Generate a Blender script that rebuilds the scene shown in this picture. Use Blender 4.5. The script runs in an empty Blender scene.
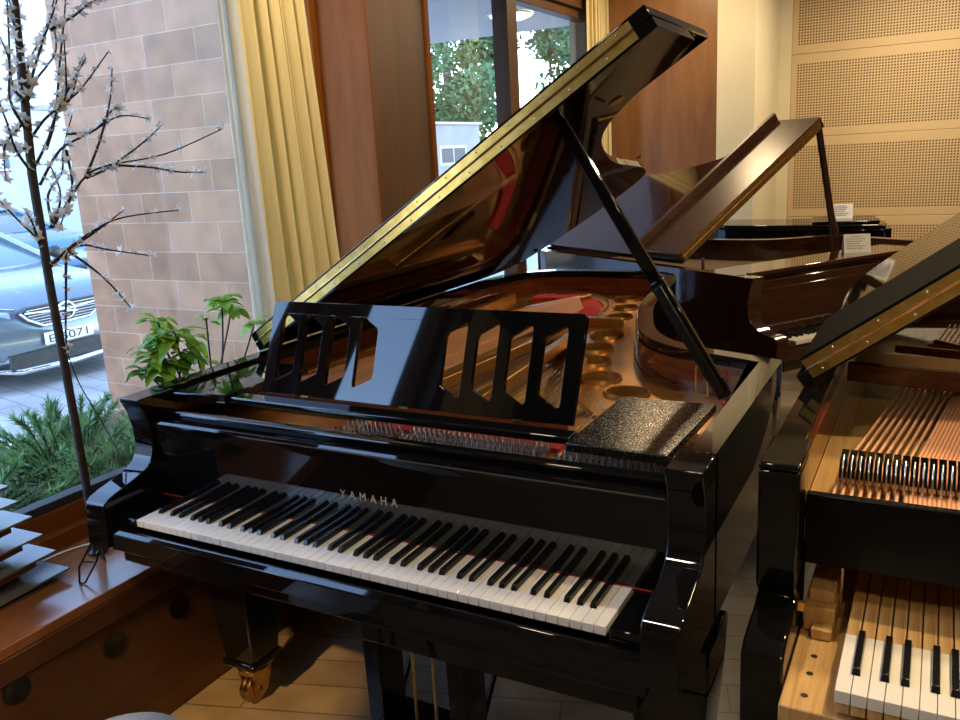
import bpy, bmesh, math, random
from mathutils import Vector, Matrix
random.seed(7)
R = math.radians
SC = bpy.context.scene
COL = SC.collection

# ------------------------------------------------------------------ materials
def newmat(name):
    m = bpy.data.materials.new(name); m.use_nodes = True
    nt = m.node_tree
    return m, nt, nt.nodes['Principled BSDF']

def simple(name, col, rough=.5, metal=0., coat=0., spec=.5, trans=0.):
    m, nt, b = newmat(name)
    b.inputs['Base Color'].default_value = (*col, 1)
    b.inputs['Roughness'].default_value = rough
    b.inputs['Metallic'].default_value = metal
    b.inputs['Coat Weight'].default_value = coat
    b.inputs['Coat Roughness'].default_value = .03
    b.inputs['Specular IOR Level'].default_value = spec
    return m

def coords(nt, scale=(1, 1, 1), rot=(0, 0, 0), kind='Object'):
    tc = nt.nodes.new('ShaderNodeTexCoord'); mp = nt.nodes.new('ShaderNodeMapping')
    mp.inputs['Scale'].default_value = scale; mp.inputs['Rotation'].default_value = rot
    nt.links.new(tc.outputs[kind], mp.inputs['Vector'])
    return mp.outputs['Vector']

def ramp(nt, fac, stops):
    r = nt.nodes.new('ShaderNodeValToRGB')
    e = r.color_ramp.elements
    while len(e) < len(stops): e.new(.5)
    for i, (p, c) in enumerate(stops):
        e[i].position = p; e[i].color = (*c, 1)
    nt.links.new(fac, r.inputs['Fac'])
    return r.outputs['Color']

def wood(name, c1, c2, c3, scale=(14, 14, 1.2), rough=.35, coat=0., rot=(0, 0, 0), bump=.02):
    m, nt, b = newmat(name)
    v = coords(nt, scale, rot)
    n = nt.nodes.new('ShaderNodeTexNoise'); n.inputs['Scale'].default_value = 1.6
    n.inputs['Detail'].default_value = 8; n.inputs['Roughness'].default_value = .62
    n.inputs['Distortion'].default_value = .6
    nt.links.new(v, n.inputs['Vector'])
    c = ramp(nt, n.outputs['Fac'], [(.3, c1), (.5, c2), (.72, c3)])
    nt.links.new(c, b.inputs['Base Color'])
    b.inputs['Roughness'].default_value = rough
    b.inputs['Coat Weight'].default_value = coat; b.inputs['Coat Roughness'].default_value = .04
    if bump:
        bp = nt.nodes.new('ShaderNodeBump'); bp.inputs['Strength'].default_value = bump
        bp.inputs['Distance'].default_value = .002
        nt.links.new(n.outputs['Fac'], bp.inputs['Height']); nt.links.new(bp.outputs['Normal'], b.inputs['Normal'])
    return m

def noisy(name, c1, c2, scale=8, rough=.6, bump=0., metal=0., dist=.01, detail=6):
    m, nt, b = newmat(name)
    v = coords(nt)
    n = nt.nodes.new('ShaderNodeTexNoise'); n.inputs['Scale'].default_value = scale
    n.inputs['Detail'].default_value = detail
    nt.links.new(v, n.inputs['Vector'])
    nt.links.new(ramp(nt, n.outputs['Fac'], [(.35, c1), (.65, c2)]), b.inputs['Base Color'])
    b.inputs['Roughness'].default_value = rough; b.inputs['Metallic'].default_value = metal
    if bump:
        bp = nt.nodes.new('ShaderNodeBump'); bp.inputs['Strength'].default_value = bump
        bp.inputs['Distance'].default_value = dist
        nt.links.new(n.outputs['Fac'], bp.inputs['Height']); nt.links.new(bp.outputs['Normal'], b.inputs['Normal'])
    return m

def bricks(name, c1, c2, cm, bw, bh, mortar, rot, rough=.6, noise=.5, offset=.5, bump=.25, nscale=5):
    """tiles/planks laid on a plane; rot turns object coordinates so that the pattern lies in the texture's xy"""
    m, nt, b = newmat(name)
    v = coords(nt, (1, 1, 1), rot)
    t = nt.nodes.new('ShaderNodeTexBrick')
    t.offset = offset
    t.inputs['Scale'].default_value = 1.0
    t.inputs['Brick Width'].default_value = bw; t.inputs['Row Height'].default_value = bh
    t.inputs['Mortar Size'].default_value = mortar; t.inputs['Mortar Smooth'].default_value = .1
    t.inputs['Color1'].default_value = (*c1, 1); t.inputs['Color2'].default_value = (*c2, 1)
    t.inputs['Mortar'].default_value = (*cm, 1); t.inputs['Bias'].default_value = 0
    nt.links.new(v, t.inputs['Vector'])
    n = nt.nodes.new('ShaderNodeTexNoise'); n.inputs['Scale'].default_value = nscale; n.inputs['Detail'].default_value = 7
    nt.links.new(v, n.inputs['Vector'])
    mx = nt.nodes.new('ShaderNodeMixRGB'); mx.blend_type = 'MULTIPLY'; mx.inputs['Fac'].default_value = noise
    nt.links.new(t.outputs['Color'], mx.inputs['Color1'])
    nt.links.new(ramp(nt, n.outputs['Fac'], [(.3, (.62, .56, .52)), (.7, (1.15, 1.12, 1.1))]), mx.inputs['Color2'])
    nt.links.new(mx.outputs['Color'], b.inputs['Base Color'])
    b.inputs['Roughness'].default_value = rough
    bp = nt.nodes.new('ShaderNodeBump'); bp.inputs['Strength'].default_value = bump; bp.inputs['Distance'].default_value = .004
    bp.invert = True
    nt.links.new(t.outputs['Fac'], bp.inputs['Height']); nt.links.new(bp.outputs['Normal'], b.inputs['Normal'])
    return m

def glassmat(name, tint=(.93, .97, 1.0), refl=1.0):
    m = bpy.data.materials.new(name); m.use_nodes = True
    nt = m.node_tree; nt.nodes.clear()
    o = nt.nodes.new('ShaderNodeOutputMaterial'); mx = nt.nodes.new('ShaderNodeMixShader')
    t = nt.nodes.new('ShaderNodeBsdfTransparent'); t.inputs['Color'].default_value = (*tint, 1)
    g = nt.nodes.new('ShaderNodeBsdfGlossy'); g.inputs['Roughness'].default_value = .0
    lw = nt.nodes.new('ShaderNodeLayerWeight'); lw.inputs['Blend'].default_value = .5
    pw = nt.nodes.new('ShaderNodeMath'); pw.operation = 'POWER'; pw.inputs[1].default_value = 5.0
    nt.links.new(lw.outputs['Facing'], pw.inputs[0])
    ma = nt.nodes.new('ShaderNodeMath'); ma.operation = 'MULTIPLY_ADD'; ma.inputs[1].default_value = .9; ma.inputs[2].default_value = .035
    nt.links.new(pw.outputs[0], ma.inputs[0]); nt.links.new(ma.outputs[0], mx.inputs['Fac'])
    nt.links.new(t.outputs['BSDF'], mx.inputs[1]); nt.links.new(g.outputs['BSDF'], mx.inputs[2])
    nt.links.new(mx.outputs['Shader'], o.inputs['Surface'])
    return m

def fabricmat(name, c1, c2, transl=.35):
    m, nt, b = newmat(name)
    v = coords(nt, (30, 30, 3))
    n = nt.nodes.new('ShaderNodeTexNoise'); n.inputs['Scale'].default_value = 2; n.inputs['Detail'].default_value = 5
    nt.links.new(v, n.inputs['Vector'])
    c = ramp(nt, n.outputs['Fac'], [(.3, c1), (.7, c2)])
    nt.links.new(c, b.inputs['Base Color']); b.inputs['Roughness'].default_value = .85
    b.inputs['Specular IOR Level'].default_value = .1
    tr = nt.nodes.new('ShaderNodeBsdfTranslucent'); nt.links.new(c, tr.inputs['Color'])
    mx = nt.nodes.new('ShaderNodeMixShader'); mx.inputs['Fac'].default_value = transl
    out = nt.nodes['Material Output']
    nt.links.new(b.outputs['BSDF'], mx.inputs[1]); nt.links.new(tr.outputs['BSDF'], mx.inputs[2])
    nt.links.new(mx.outputs['Shader'], out.inputs['Surface'])
    return m

def leafmat(name, c1, c2, transl=.3, rough=.45, scale=6):
    m, nt, b = newmat(name)
    v = coords(nt)
    n = nt.nodes.new('ShaderNodeTexNoise'); n.inputs['Scale'].default_value = scale; n.inputs['Detail'].default_value = 3
    nt.links.new(v, n.inputs['Vector'])
    c = ramp(nt, n.outputs['Fac'], [(.35, c1), (.65, c2)])
    nt.links.new(c, b.inputs['Base Color']); b.inputs['Roughness'].default_value = rough
    tr = nt.nodes.new('ShaderNodeBsdfTranslucent'); nt.links.new(c, tr.inputs['Color'])
    mx = nt.nodes.new('ShaderNodeMixShader'); mx.inputs['Fac'].default_value = transl
    out = nt.nodes['Material Output']
    nt.links.new(b.outputs['BSDF'], mx.inputs[1]); nt.links.new(tr.outputs['BSDF'], mx.inputs[2])
    nt.links.new(mx.outputs['Shader'], out.inputs['Surface'])
    return m

M = {}
M['black'] = simple('black polyester lacquer', (.0035, .0035, .004), .03, coat=0., spec=.5)
M['black_satin'] = simple('black satin', (.008, .008, .009), .28)
M['board_satin'] = simple('worn black lacquer', (.005, .005, .005), .25, spec=.12)
M['flap_satin'] = simple('satin black lacquer', (.005, .0055, .005), .6, spec=.02)
M['brass'] = noisy('polished brass', (.78, .52, .14), (.95, .70, .26), 30, .28, metal=1.)
M['brass_dark'] = noisy('aged brass', (.35, .22, .09), (.60, .40, .17), 25, .25, metal=1.)
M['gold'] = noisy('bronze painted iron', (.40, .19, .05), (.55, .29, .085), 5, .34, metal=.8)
M['bronze_shaded'] = noisy('bronze paint in shade', (.07, .04, .015), (.11, .06, .025), 6, .5)  # darkened bronze: the shade inside the brown case is put into the colour
M['mahog_in'] = wood('reddish inner rim veneer', (.06, .014, .006), (.13, .033, .012), (.2, .055, .02), (2, 2, 26), .14, .5)
M['spruce'] = wood('spruce soundboard', (.30, .17, .06), (.44, .27, .10), (.52, .34, .14), (30, 1.5, 30), .35, .3, rot=(0, 0, R(25)))
M['felt_red'] = noisy('red felt', (.36, .010, .014), (.50, .02, .022), 60, .95)
M['felt_dark'] = noisy('dark red felt', (.26, .012, .014), (.34, .02, .02), 60, .95)
M['steel'] = simple('steel wire', (.72, .70, .66), .25, 1.)
M['copper'] = simple('copper wound string', (.92, .52, .30), .42, .45)
M['ivory'] = simple('white key acrylic', (.80, .77, .70), .12, coat=.2)
M['ebony'] = simple('black key', (.008, .008, .009), .22)
M['keywood'] = wood('spruce key stick', (.42, .23, .08), (.56, .34, .13), (.66, .43, .19), (60, 2.5, 8), .5)
M['brown'] = wood('dark walnut lacquer', (.022, .008, .005), (.036, .013, .007), (.055, .020, .010), (3, 22, 22), .09, .6)
M['letter'] = simple('inlaid brass letter', (.72, .62, .42), .35, .8)
M['rubber'] = simple('black rubber', (.02, .02, .02), .7)
M['card'] = noisy('white printed card', (.72, .72, .70), (.80, .80, .79), 14, .6)
M['ink'] = simple('grey print', (.42, .42, .43), .7)
# dusty tray: same lacquer, fine dust specks that scatter
def dusty():
    m, nt, b = newmat('dusty black lacquer')
    v = coords(nt)
    n = nt.nodes.new('ShaderNodeTexNoise'); n.inputs['Scale'].default_value = 260; n.inputs['Detail'].default_value = 2
    nt.links.new(v, n.inputs['Vector'])
    n2 = nt.nodes.new('ShaderNodeTexNoise'); n2.inputs['Scale'].default_value = 9; n2.inputs['Detail'].default_value = 4
    nt.links.new(v, n2.inputs['Vector'])
    nt.links.new(ramp(nt, n.outputs['Fac'], [(.62, (.004, .004, .004)), (.76, (.05, .045, .035))]), b.inputs['Base Color'])
    r = nt.nodes.new('ShaderNodeMapRange'); r.inputs['From Min'].default_value = .3; r.inputs['From Max'].default_value = .7
    r.inputs['To Min'].default_value = .04; r.inputs['To Max'].default_value = .34
    nt.links.new(n.outputs['Fac'], r.inputs['Value']); nt.links.new(r.outputs['Result'], b.inputs['Roughness'])
    bp = nt.nodes.new('ShaderNodeBump'); bp.inputs['Strength'].default_value = .45; bp.inputs['Distance'].default_value = .0010
    nt.links.new(n.outputs['Fac'], bp.inputs['Height']); nt.links.new(bp.outputs['Normal'], b.inputs['Normal'])
    return m
M['dusty'] = dusty()
# brown lid flap with fine brushing
M['brown_flap'] = wood('walnut lid underside', (.045, .018, .009), (.075, .031, .015), (.11, .046, .022), (2, 20, 20), .31, .0, bump=.06)

# ------------------------------------------------------------------ mesh builder
class MB:
    def __init__(s): s.v = []; s.f = []; s.mi = []; s.m = 0
    def add(s, vs, fs):
        o = len(s.v); s.v += [tuple(v) for v in vs]
        for f in fs: s.f.append([i + o for i in f]); s.mi.append(s.m)
        return s
    def mat(s, i): s.m = i; return s
    def box(s, a, b):
        x0, y0, z0 = a; x1, y1, z1 = b
        return s.add([(x0,y0,z0),(x1,y0,z0),(x1,y1,z0),(x0,y1,z0),(x0,y0,z1),(x1,y0,z1),(x1,y1,z1),(x0,y1,z1)],
                     [(3,2,1,0),(4,5,6,7),(0,1,5,4),(1,2,6,5),(2,3,7,6),(3,0,4,7)])
    def hexa(s, p):      # 8 corners: bottom 4 ccw, top 4 ccw
        return s.add(p, [(3,2,1,0),(4,5,6,7),(0,1,5,4),(1,2,6,5),(2,3,7,6),(3,0,4,7)])
    def tube(s, pts, r, n=8, cap=True):
        pts = [Vector(p) for p in pts]; rings = []
        up = None
        for i, p in enumerate(pts):
            d = (pts[min(i+1, len(pts)-1)] - pts[max(i-1, 0)])
            if d.length < 1e-9: d = Vector((0,0,1))
            d.normalize()
            if up is None:
                up = d.orthogonal().normalized()
            else:
                up = (up - d * up.dot(d))
                up = up.normalized() if up.length > 1e-6 else d.orthogonal().normalized()
            w = d.cross(up)
            rr = r[i] if isinstance(r, (list, tuple)) else r
            rings.append([p + (up*math.cos(2*math.pi*k/n) + w*math.sin(2*math.pi*k/n))*rr for k in range(n)])
        vs = [v for ring in rings for v in ring]; fs = []
        for i in range(len(pts)-1):
            for k in range(n):
                fs.append((i*n+k, i*n+(k+1)%n, (i+1)*n+(k+1)%n, (i+1)*n+k))
        if cap:
            fs.append(tuple(range(n-1, -1, -1))); fs.append(tuple((len(pts)-1)*n+k for k in range(n)))
        return s.add(vs, fs)
    def lathe(s, prof, n=20, c=(0,0,0), axis='z'):
        vs = []; fs = []
        for r, h in prof:
            for k in range(n):
                a = 2*math.pi*k/n; x, y, z = r*math.cos(a), r*math.sin(a), h
                if axis == 'x': x, y, z = z, x, y
                if axis == 'y': x, y, z = y, z, x
                vs.append((c[0]+x, c[1]+y, c[2]+z))
        for i in range(len(prof)-1):
            for k in range(n): fs.append((i*n+k, i*n+(k+1)%n, (i+1)*n+(k+1)%n, (i+1)*n+k))
        fs.append(tuple(range(n-1,-1,-1))); fs.append(tuple((len(prof)-1)*n+k for k in range(n)))
        return s.add(vs, fs)
    def sphere(s, c, r, n=10, m=7, sc=(1,1,1)):
        prof = [(max(r*math.sin(math.pi*i/m), 1e-4), -r*math.cos(math.pi*i/m)) for i in range(m+1)]
        o = len(s.v); s.lathe(prof, n)
        for i in range(o, len(s.v)):
            x, y, z = s.v[i]; s.v[i] = (c[0]+x*sc[0], c[1]+y*sc[1], c[2]+z*sc[2])
        return s
    def prism(s, poly, f0, f1):
        """poly: 2D outline (may be concave); f0/f1 map (u,v) -> 3D for the two caps"""
        n = len(poly)
        a = [f0(u, v) for u, v in poly]; b = [f1(u, v) for u, v in poly]
        tris = tess(poly)
        fs = [tuple(reversed(t)) for t in tris] + [tuple(i+n for i in t) for t in tris]
        fs += [(i, (i+1)%n, (i+1)%n+n, i+n) for i in range(n)]
        return s.add(a + b, fs)
    def build(s, name, mat, parent=None, smooth=None, bevel=0, seg=2, fix=True):
        me = bpy.data.meshes.new(name)
        me.from_pydata(s.v, [], s.f)
        mats = mat if isinstance(mat, (list, tuple)) else [mat]
        for m in mats: me.materials.append(M[m] if isinstance(m, str) else m)
        for p, i in zip(me.polygons, s.mi): p.material_index = i
        if fix:
            bm = bmesh.new(); bm.from_mesh(me); bmesh.ops.recalc_face_normals(bm, faces=bm.faces[:]); bm.to_mesh(me); bm.free()
        if smooth is not None:
            for p in me.polygons: p.use_smooth = True
            me.set_sharp_from_angle(angle=R(smooth))
        o = bpy.data.objects.new(name, me); COL.objects.link(o)
        if parent is not None: o.parent = parent
        if bevel:
            md = o.modifiers.new('bevel', 'BEVEL'); md.width = bevel; md.segments = seg; md.limit_method = 'ANGLE'; md.angle_limit = R(40)
            md.harden_normals = False
            if smooth is None:
                for p in me.polygons: p.use_smooth = True
                me.set_sharp_from_angle(angle=R(30))
        return o

def tess(poly, holes=()):
    from mathutils.geometry import tessellate_polygon
    loops = [[Vector((u, v, 0)) for u, v in poly]] + [[Vector((u, v, 0)) for u, v in h] for h in holes]
    return [tuple(t) for t in tessellate_polygon(loops)]

def plate_holes(mb, poly, holes, z0, z1):
    """flat plate with real holes"""
    allp = list(poly)
    loops = [list(range(len(poly)))]
    for h in holes:
        loops.append(list(range(len(allp), len(allp)+len(h)))); allp += list(h)
    n = len(allp); tris = tess(poly, holes)
    vs = [(u, v, z0) for u, v in allp] + [(u, v, z1) for u, v in allp]
    fs = [tuple(reversed(t)) for t in tris] + [tuple(i+n for i in t) for t in tris]
    for lp in loops:
        for i in range(len(lp)):
            a, b = lp[i], lp[(i+1) % len(lp)]; fs.append((a, b, b+n, a+n))
    return mb.add(vs, fs)

def empty(name, loc=(0,0,0), rz=0, label=None, cat=None, group=None, kind=None):
    o = bpy.data.objects.new(name, None); COL.objects.link(o)
    o.empty_display_size = .1
    o.location = loc; o.rotation_euler = (0, 0, rz)
    return tag(o, label, cat, group, kind)

def tag(o, label=None, cat=None, group=None, kind=None):
    if label: o['label'] = label
    if cat: o['category'] = cat
    if group: o['group'] = group
    if kind: o['kind'] = kind
    return o

def struct(o): o['kind'] = 'structure'; return o

def dup(o, parent=None, loc=None, rot=None):
    c = o.copy(); COL.objects.link(c)
    if parent is not None: c.parent = parent
    if loc is not None: c.location = loc
    if rot is not None: c.rotation_euler = rot
    return c

def offset_poly(pts, d):
    """shift an open polyline to its left by d"""
    out = []
    for i, p in enumerate(pts):
        a = Vector(pts[max(i-1, 0)]); b = Vector(pts[min(i+1, len(pts)-1)])
        if 0 < i < len(pts)-1:
            d1 = (Vector(p)-a).normalized(); d2 = (b-Vector(p)).normalized()
            n1 = Vector((-d1.y, d1.x)); n2 = Vector((-d2.y, d2.x))
            m = (n1+n2)
            if m.length < 1e-6: m = n1
            m.normalize(); k = d/max(m.dot(n1), .45)
            q = Vector(p)+m*k
        else:
            t = (b-a).normalized(); q = Vector(p)+Vector((-t.y, t.x))*d
        out.append((q.x, q.y))
    return out

def spline(pts, n=5):
    out = []
    for i in range(len(pts)-1):
        p0 = Vector(pts[max(i-1,0)]); p1 = Vector(pts[i]); p2 = Vector(pts[i+1]); p3 = Vector(pts[min(i+2,len(pts)-1)])
        for k in range(n):
            t = k/n
            q = .5*((2*p1)+(-p0+p2)*t+(2*p0-5*p1+4*p2-p3)*t*t+(-p0+3*p1-3*p2+p3)*t**3)
            out.append(tuple(q))
    out.append(tuple(pts[-1]))
    return out

def text_mesh(txt, size, name, mat, parent, mtx, spacing=1.0, depth=.0006, font_w=None):
    cu = bpy.data.curves.new('txt', 'FONT'); cu.body = txt; cu.size = size; cu.space_character = spacing; cu.extrude = depth
    cu.align_x = 'LEFT'
    t = bpy.data.objects.new('txt', cu); COL.objects.link(t)
    bpy.context.view_layer.update()
    dg = bpy.context.evaluated_depsgraph_get()
    me = bpy.data.meshes.new_from_object(t.evaluated_get(dg))
    COL.objects.unlink(t); bpy.data.objects.remove(t); bpy.data.curves.remove(cu)
    if font_w:
        w = max(v.co.x for v in me.vertices)
        for v in me.vertices: v.co.x *= font_w/w
    me.transform(mtx); me.materials.clear(); me.materials.append(M[mat])
    o = bpy.data.objects.new(name, me); COL.objects.link(o)
    if parent is not None: o.parent = parent
    return o

# ------------------------------------------------------------------ camera
cam = bpy.data.cameras.new('camera'); co = bpy.data.objects.new('camera', cam); COL.objects.link(co)
CAMP = (1.70097, -1.41044, 1.55788); YAW, PIT, ROL, F = .508247, .239103, -.0563034, 835.877
Rz = Matrix.Rotation(YAW, 3, 'Z'); Rx = Matrix.Rotation(math.pi/2-PIT, 3, 'X'); Rr = Matrix.Rotation(ROL, 3, 'Z')
co.matrix_world = Matrix.Translation(CAMP) @ (Rz @ Rx @ Rr).to_4x4()
cam.sensor_fit = 'HORIZONTAL'; cam.sensor_width = 36; cam.lens = F/960*36; cam.clip_start = .02; cam.clip_end = 300
SC.camera = co

# ================================================================== GRAND PIANOS
A, KW, H = .142, 1.225, 1.002
XR = KW + A
def outline(sy=1.0, y0=.06):
    """outer case outline, open at the keyboard end: right front -> tail -> left front (counter-clockwise)"""
    curve = [(XR-.002, .80), (1.24, .852), (1.12, .90), (1.02, .975), (.945, 1.09), (.885, 1.25), (.825, 1.45), (.785, 1.65), (.762, 1.85),
             (.735, 2.05), (.685, 2.22), (.60, 2.305), (.45, 2.335), (.25, 2.34), (.06, 2.315), (-.06, 2.24), (-.12, 2.10), (-A, 1.92)]
    curve = [(x, .8+(y-.8)*sy) for x, y in curve]
    return [(XR, y0), (XR, (y0+.78)/2), (XR, .78)] + spline(curve, 4) + [(-A, 1.2*sy), (-A, .6), (-A, y0)]

ARM = [(-.036, 1.0), (-.034, .985), (-.020, .955), (-.012, .915), (-.011, .876), (-.017, .845), (-.028, .826), (-.043, .815), (-.066, .807), (-.10, .797),
       (-.143, .786), (-.168, .777), (-.179, .768), (-.183, .755), (-.190, .665), (-.188, .655), (.08, .655), (.08, 1.0)]
ARM_B = [(-.034, 1.0), (-.034, .80), (-.028, .775), (-.012, .755), (.0-.045, .742), (-.10, .736), (-.140, .728), (-.157, .712), (-.157, .50), (.08, .50), (.08, 1.0)]
ARM_B = [(y, z) for y, z in ARM_B]

BLACKS = {0: 'A', 2: 'C', 3: 'D', 5: 'F', 6: 'G'}   # white index (from A) mod 7 after which a black key follows
def keys(root, n, x0=0, y0=-.15, length=.15, z=.73, ymax=.03, dip=.018, tails=False):
    w = KW/52
    k = MB(); k.box((.0005, 0, z-dip), (w-.0005, length+ymax, z))
    if tails:
        k.mat(1).box((.001, length+ymax+.0005, z-.035), (w-.0015, length+ymax+.40, z-.004))
        k.mat(1).box((.001, .002, z-.04), (w-.0015, length+ymax, z-dip-.0004))
    wk = k.build('white_key', ['ivory', 'keywood'], root, bevel=.0012)
    wk.location = (x0, y0, 0)
    b = MB(); bw = .0136
    b.hexa([(0, .05, z), (bw, .05, z), (bw, length+ymax, z), (0, length+ymax, z),
            (.0018, .055, z+.0115), (bw-.0018, .055, z+.0115), (bw-.0018, length+ymax, z+.012), (.0018, length+ymax, z+.012)])
    bk = b.build('black_key', 'ebony', root, bevel=.0012)
    first = True
    sh = {0: .0, 2: -.0025, 3: .0025, 5: -.003, 6: 0}
    sh[0] = .003
    for i in range(n):
        if i: dup(wk, root, (x0+i*w, y0, 0))
        if i % 7 in BLACKS and i < n-1 and i < 51:
            xx = x0+(i+1)*w-bw/2+sh[i % 7]
            if first: bk.location = (xx, y0, 0); first = False
            else: dup(bk, root, (xx, y0, 0))

def make_lid(root, sy, yl, flap_d, ang, matn, flapmat=None, lip=0, width=XR+A, hinge_x=-A, brass_s=(.03, 1.462), thick=.028, sx=1.0, fs0=0.0):
    """lid hinged along the spine; x of the outline becomes distance s up the slope"""
    th = R(ang); ux = Vector((math.cos(th), 0, math.sin(th))); un = Vector((-math.sin(th), 0, math.cos(th)))
    P0 = Vector((hinge_x, 0, H+.002))
    def f(off): return lambda s, y: tuple(P0 + ux*s + un*off + Vector((0, y, 0)))
    out = outline(sy, yl)
    poly = [((x+A)*sx, y) for x, y in out]
    lid = MB().prism(poly, f(0), f(thick)).build('lid', matn, root, bevel=.003, smooth=30)
    g = .003
    fl = MB(); rect = [(fs0, yl), (width, yl), (width, yl+flap_d), (fs0, yl+flap_d)]
    fl.prism(rect, f(thick+g), f(2*thick+g))
    if lip:
        fl.prism([(0.0, yl+flap_d-.028), (width, yl+flap_d-.028), (width, yl+flap_d), (0.0, yl+flap_d)], f(2*thick+g), f(2*thick+g+lip))
    flap = fl.build('front_flap', flapmat or matn, root, bevel=.003, smooth=30)
    def strip(a, b):
        m = MB()
        s0, s1 = brass_s
        m.prism([(s0, yl-.0025), (s1, yl-.0025), (s1, yl+.004), (s0, yl+.004)], f(a), f(b))
        return m
    if True:
        hg = strip(.006, thick+g*.3).build('hinge_leaf', 'brass', lid)
        hg2 = strip(thick+g*.9, 2*thick-.004).build('hinge_leaf', 'brass', flap)
        kn = MB()
        p, q = P0+ux*brass_s[0]+un*(thick+g*.5)+Vector((0, yl-.003, 0)), P0+ux*brass_s[1]+un*(thick+g*.5)+Vector((0, yl-.003, 0))
        kn.tube([p, q], .0035, 6); kn.build('hinge_pin', 'brass_dark', lid, smooth=40)
        sc = MB().sphere((0, 0, 0), .0032, 6, 4, (1, .4, 1)); s0_ = None
        n = int((brass_s[1]-brass_s[0])/.11)
        for i in range(n):
            for o, ph in ((.015, .03), (thick*1.55, .075)):
                c = P0+ux*(brass_s[0]+ph+i*.11)+un*o+Vector((0, yl-.0028, 0))
                if s0_ is None: s0_ = sc.build('hinge_screw', 'steel', lid, smooth=60); s0_.location = c
                else: dup(s0_, lid, c)
    return lid, ux, un, P0

def legs(root, pts, sy=1.0, big=True):
    for (x, y) in pts:
        m = MB()
        top, bot = (.082, .055) if big else (.07, .05)
        def ring(h, w): return [(x-w, y-w, h), (x+w, y-w, h), (x+w, y+w, h), (x-w, y+w, h)]
        m.hexa(ring(.155, bot)+ring(.50, top)); m.hexa(ring(.5, top)+ring(.60, top+.004)); m.hexa(ring(.135, bot+.008)+ring(.155, bot+.008))
        lg = m.build('leg', 'black' if root.get('mat') != 'brown' else 'brown', root, bevel=.006)
        c = MB()
        c.lathe([(.012, .10), (.045, .10), (.05, .118), (.04, .135), (.012, .135)], 18, (x, y, 0))
        for sx in (-1, 1):
            c.hexa([(x+sx*.022-.004, y-.03, .03), (x+sx*.022+.004, y-.03, .03), (x+sx*.022+.004, y+.02, .03), (x+sx*.022-.004, y+.02, .03),
                    (x+sx*.03-.005, y-.035, .105), (x+sx*.03+.005, y-.035, .105), (x+sx*.03+.005, y+.035, .105), (x+sx*.03-.005, y+.035, .105)])
        c.lathe([(.006, -.034), (.012, -.03), (.012, .03), (.006, .034)], 12, (x, y-.012, .045), 'x')
        fork = c.build('caster', 'brass_dark', lg, smooth=40)
        w = MB()
        for sx in (-1, 1): w.lathe([(.030, -.009), (.043, -.008), (.045, 0), (.043, .008), (.030, .009)], 22, (x+sx*.009, y-.012, .0455), 'x')
        w.build('wheel', 'brass_dark', lg, smooth=40)

def case_parts(root, sy, outer, inner='mahog_in', arm=ARM, zb=.655, thick=.052):
    out = outline(sy)
    inn = offset_poly(out, thick)
    poly = out + inn[::-1]
    MB().prism(poly, lambda u, v: (u, v, zb), lambda u, v: (u, v, H)).build('rim', outer, root, bevel=.004, smooth=30)
    inn2 = offset_poly(out, thick+.007)
    poly = [p for p in offset_poly(out, thick+.0005)] + inn2[::-1]
    MB().prism(poly, lambda u, v: (u, v, .80), lambda u, v: (u, v, H-.03)).build('inner_rim', inner, root, smooth=30)
    for x0, x1 in ((-A, -A+.070), (XR-.070, XR)):
        MB().prism(arm, lambda u, v, x=x0: (x, u, v), lambda u, v, x=x1: (x, u, v)).build('arm', outer, root, bevel=.005, smooth=35, seg=3)
    return out, inn2

def inner_poly(inn2, y0, z=None, inset=.001):
    p = offset_poly(inn2, inset)
    return [q for q in p if q[1] > y0]

def circ(cx, cy, rx, ry, n=20, rot=0):
    return [(cx+rx*math.cos(a)*math.cos(rot)-ry*math.sin(a)*math.sin(rot), cy+rx*math.cos(a)*math.sin(rot)+ry*math.sin(a)*math.cos(rot))
            for a in [2*math.pi*k/n for k in range(n)]]

# ---------------------------------------------------------------- the main piano
P = empty('grand_piano', (0,0,0), 0, 'large polished black grand piano in the middle with raised lid and slotted music desk', 'piano', 'grand pianos in the showroom')
out, inn = case_parts(P, 1.0, 'black')
# keybed, key slip, key blocks, beam under
MB().box((-A+.072, -.150, .605), (XR-.072, .40, .66)).build('keybed', 'black', P, bevel=.004)
ks = MB().prism([(-.178, .650), (-.178, .692), (-.168, .703), (-.157, .703), (-.157, .650)], lambda u, v: (-A+.071, u, v), lambda u, v: (XR-.071, u, v))
ks.build('key_slip', 'black', P, bevel=.002, smooth=30)
for x0, x1 in ((-A+.071, -.003), (KW+.003, XR-.071)):
    MB().box((x0, -.150, .662), (x1, .0, .728)).build('key_block', 'black', P, bevel=.004)
MB().box((.595, -.06, .495), (1.25, .30, .604)).build('under_box', 'black', P, bevel=.004)
MB().box((-.06, .31, .56), (1.28, .42, .655)).build('cross_beam', 'black_satin', P, bevel=.004)
keys(P, 52)
MB().box((-A+.071, -.0012, .729), (XR-.071, .0008, .7322)).build('felt_strip', 'felt_dark', P)
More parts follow.
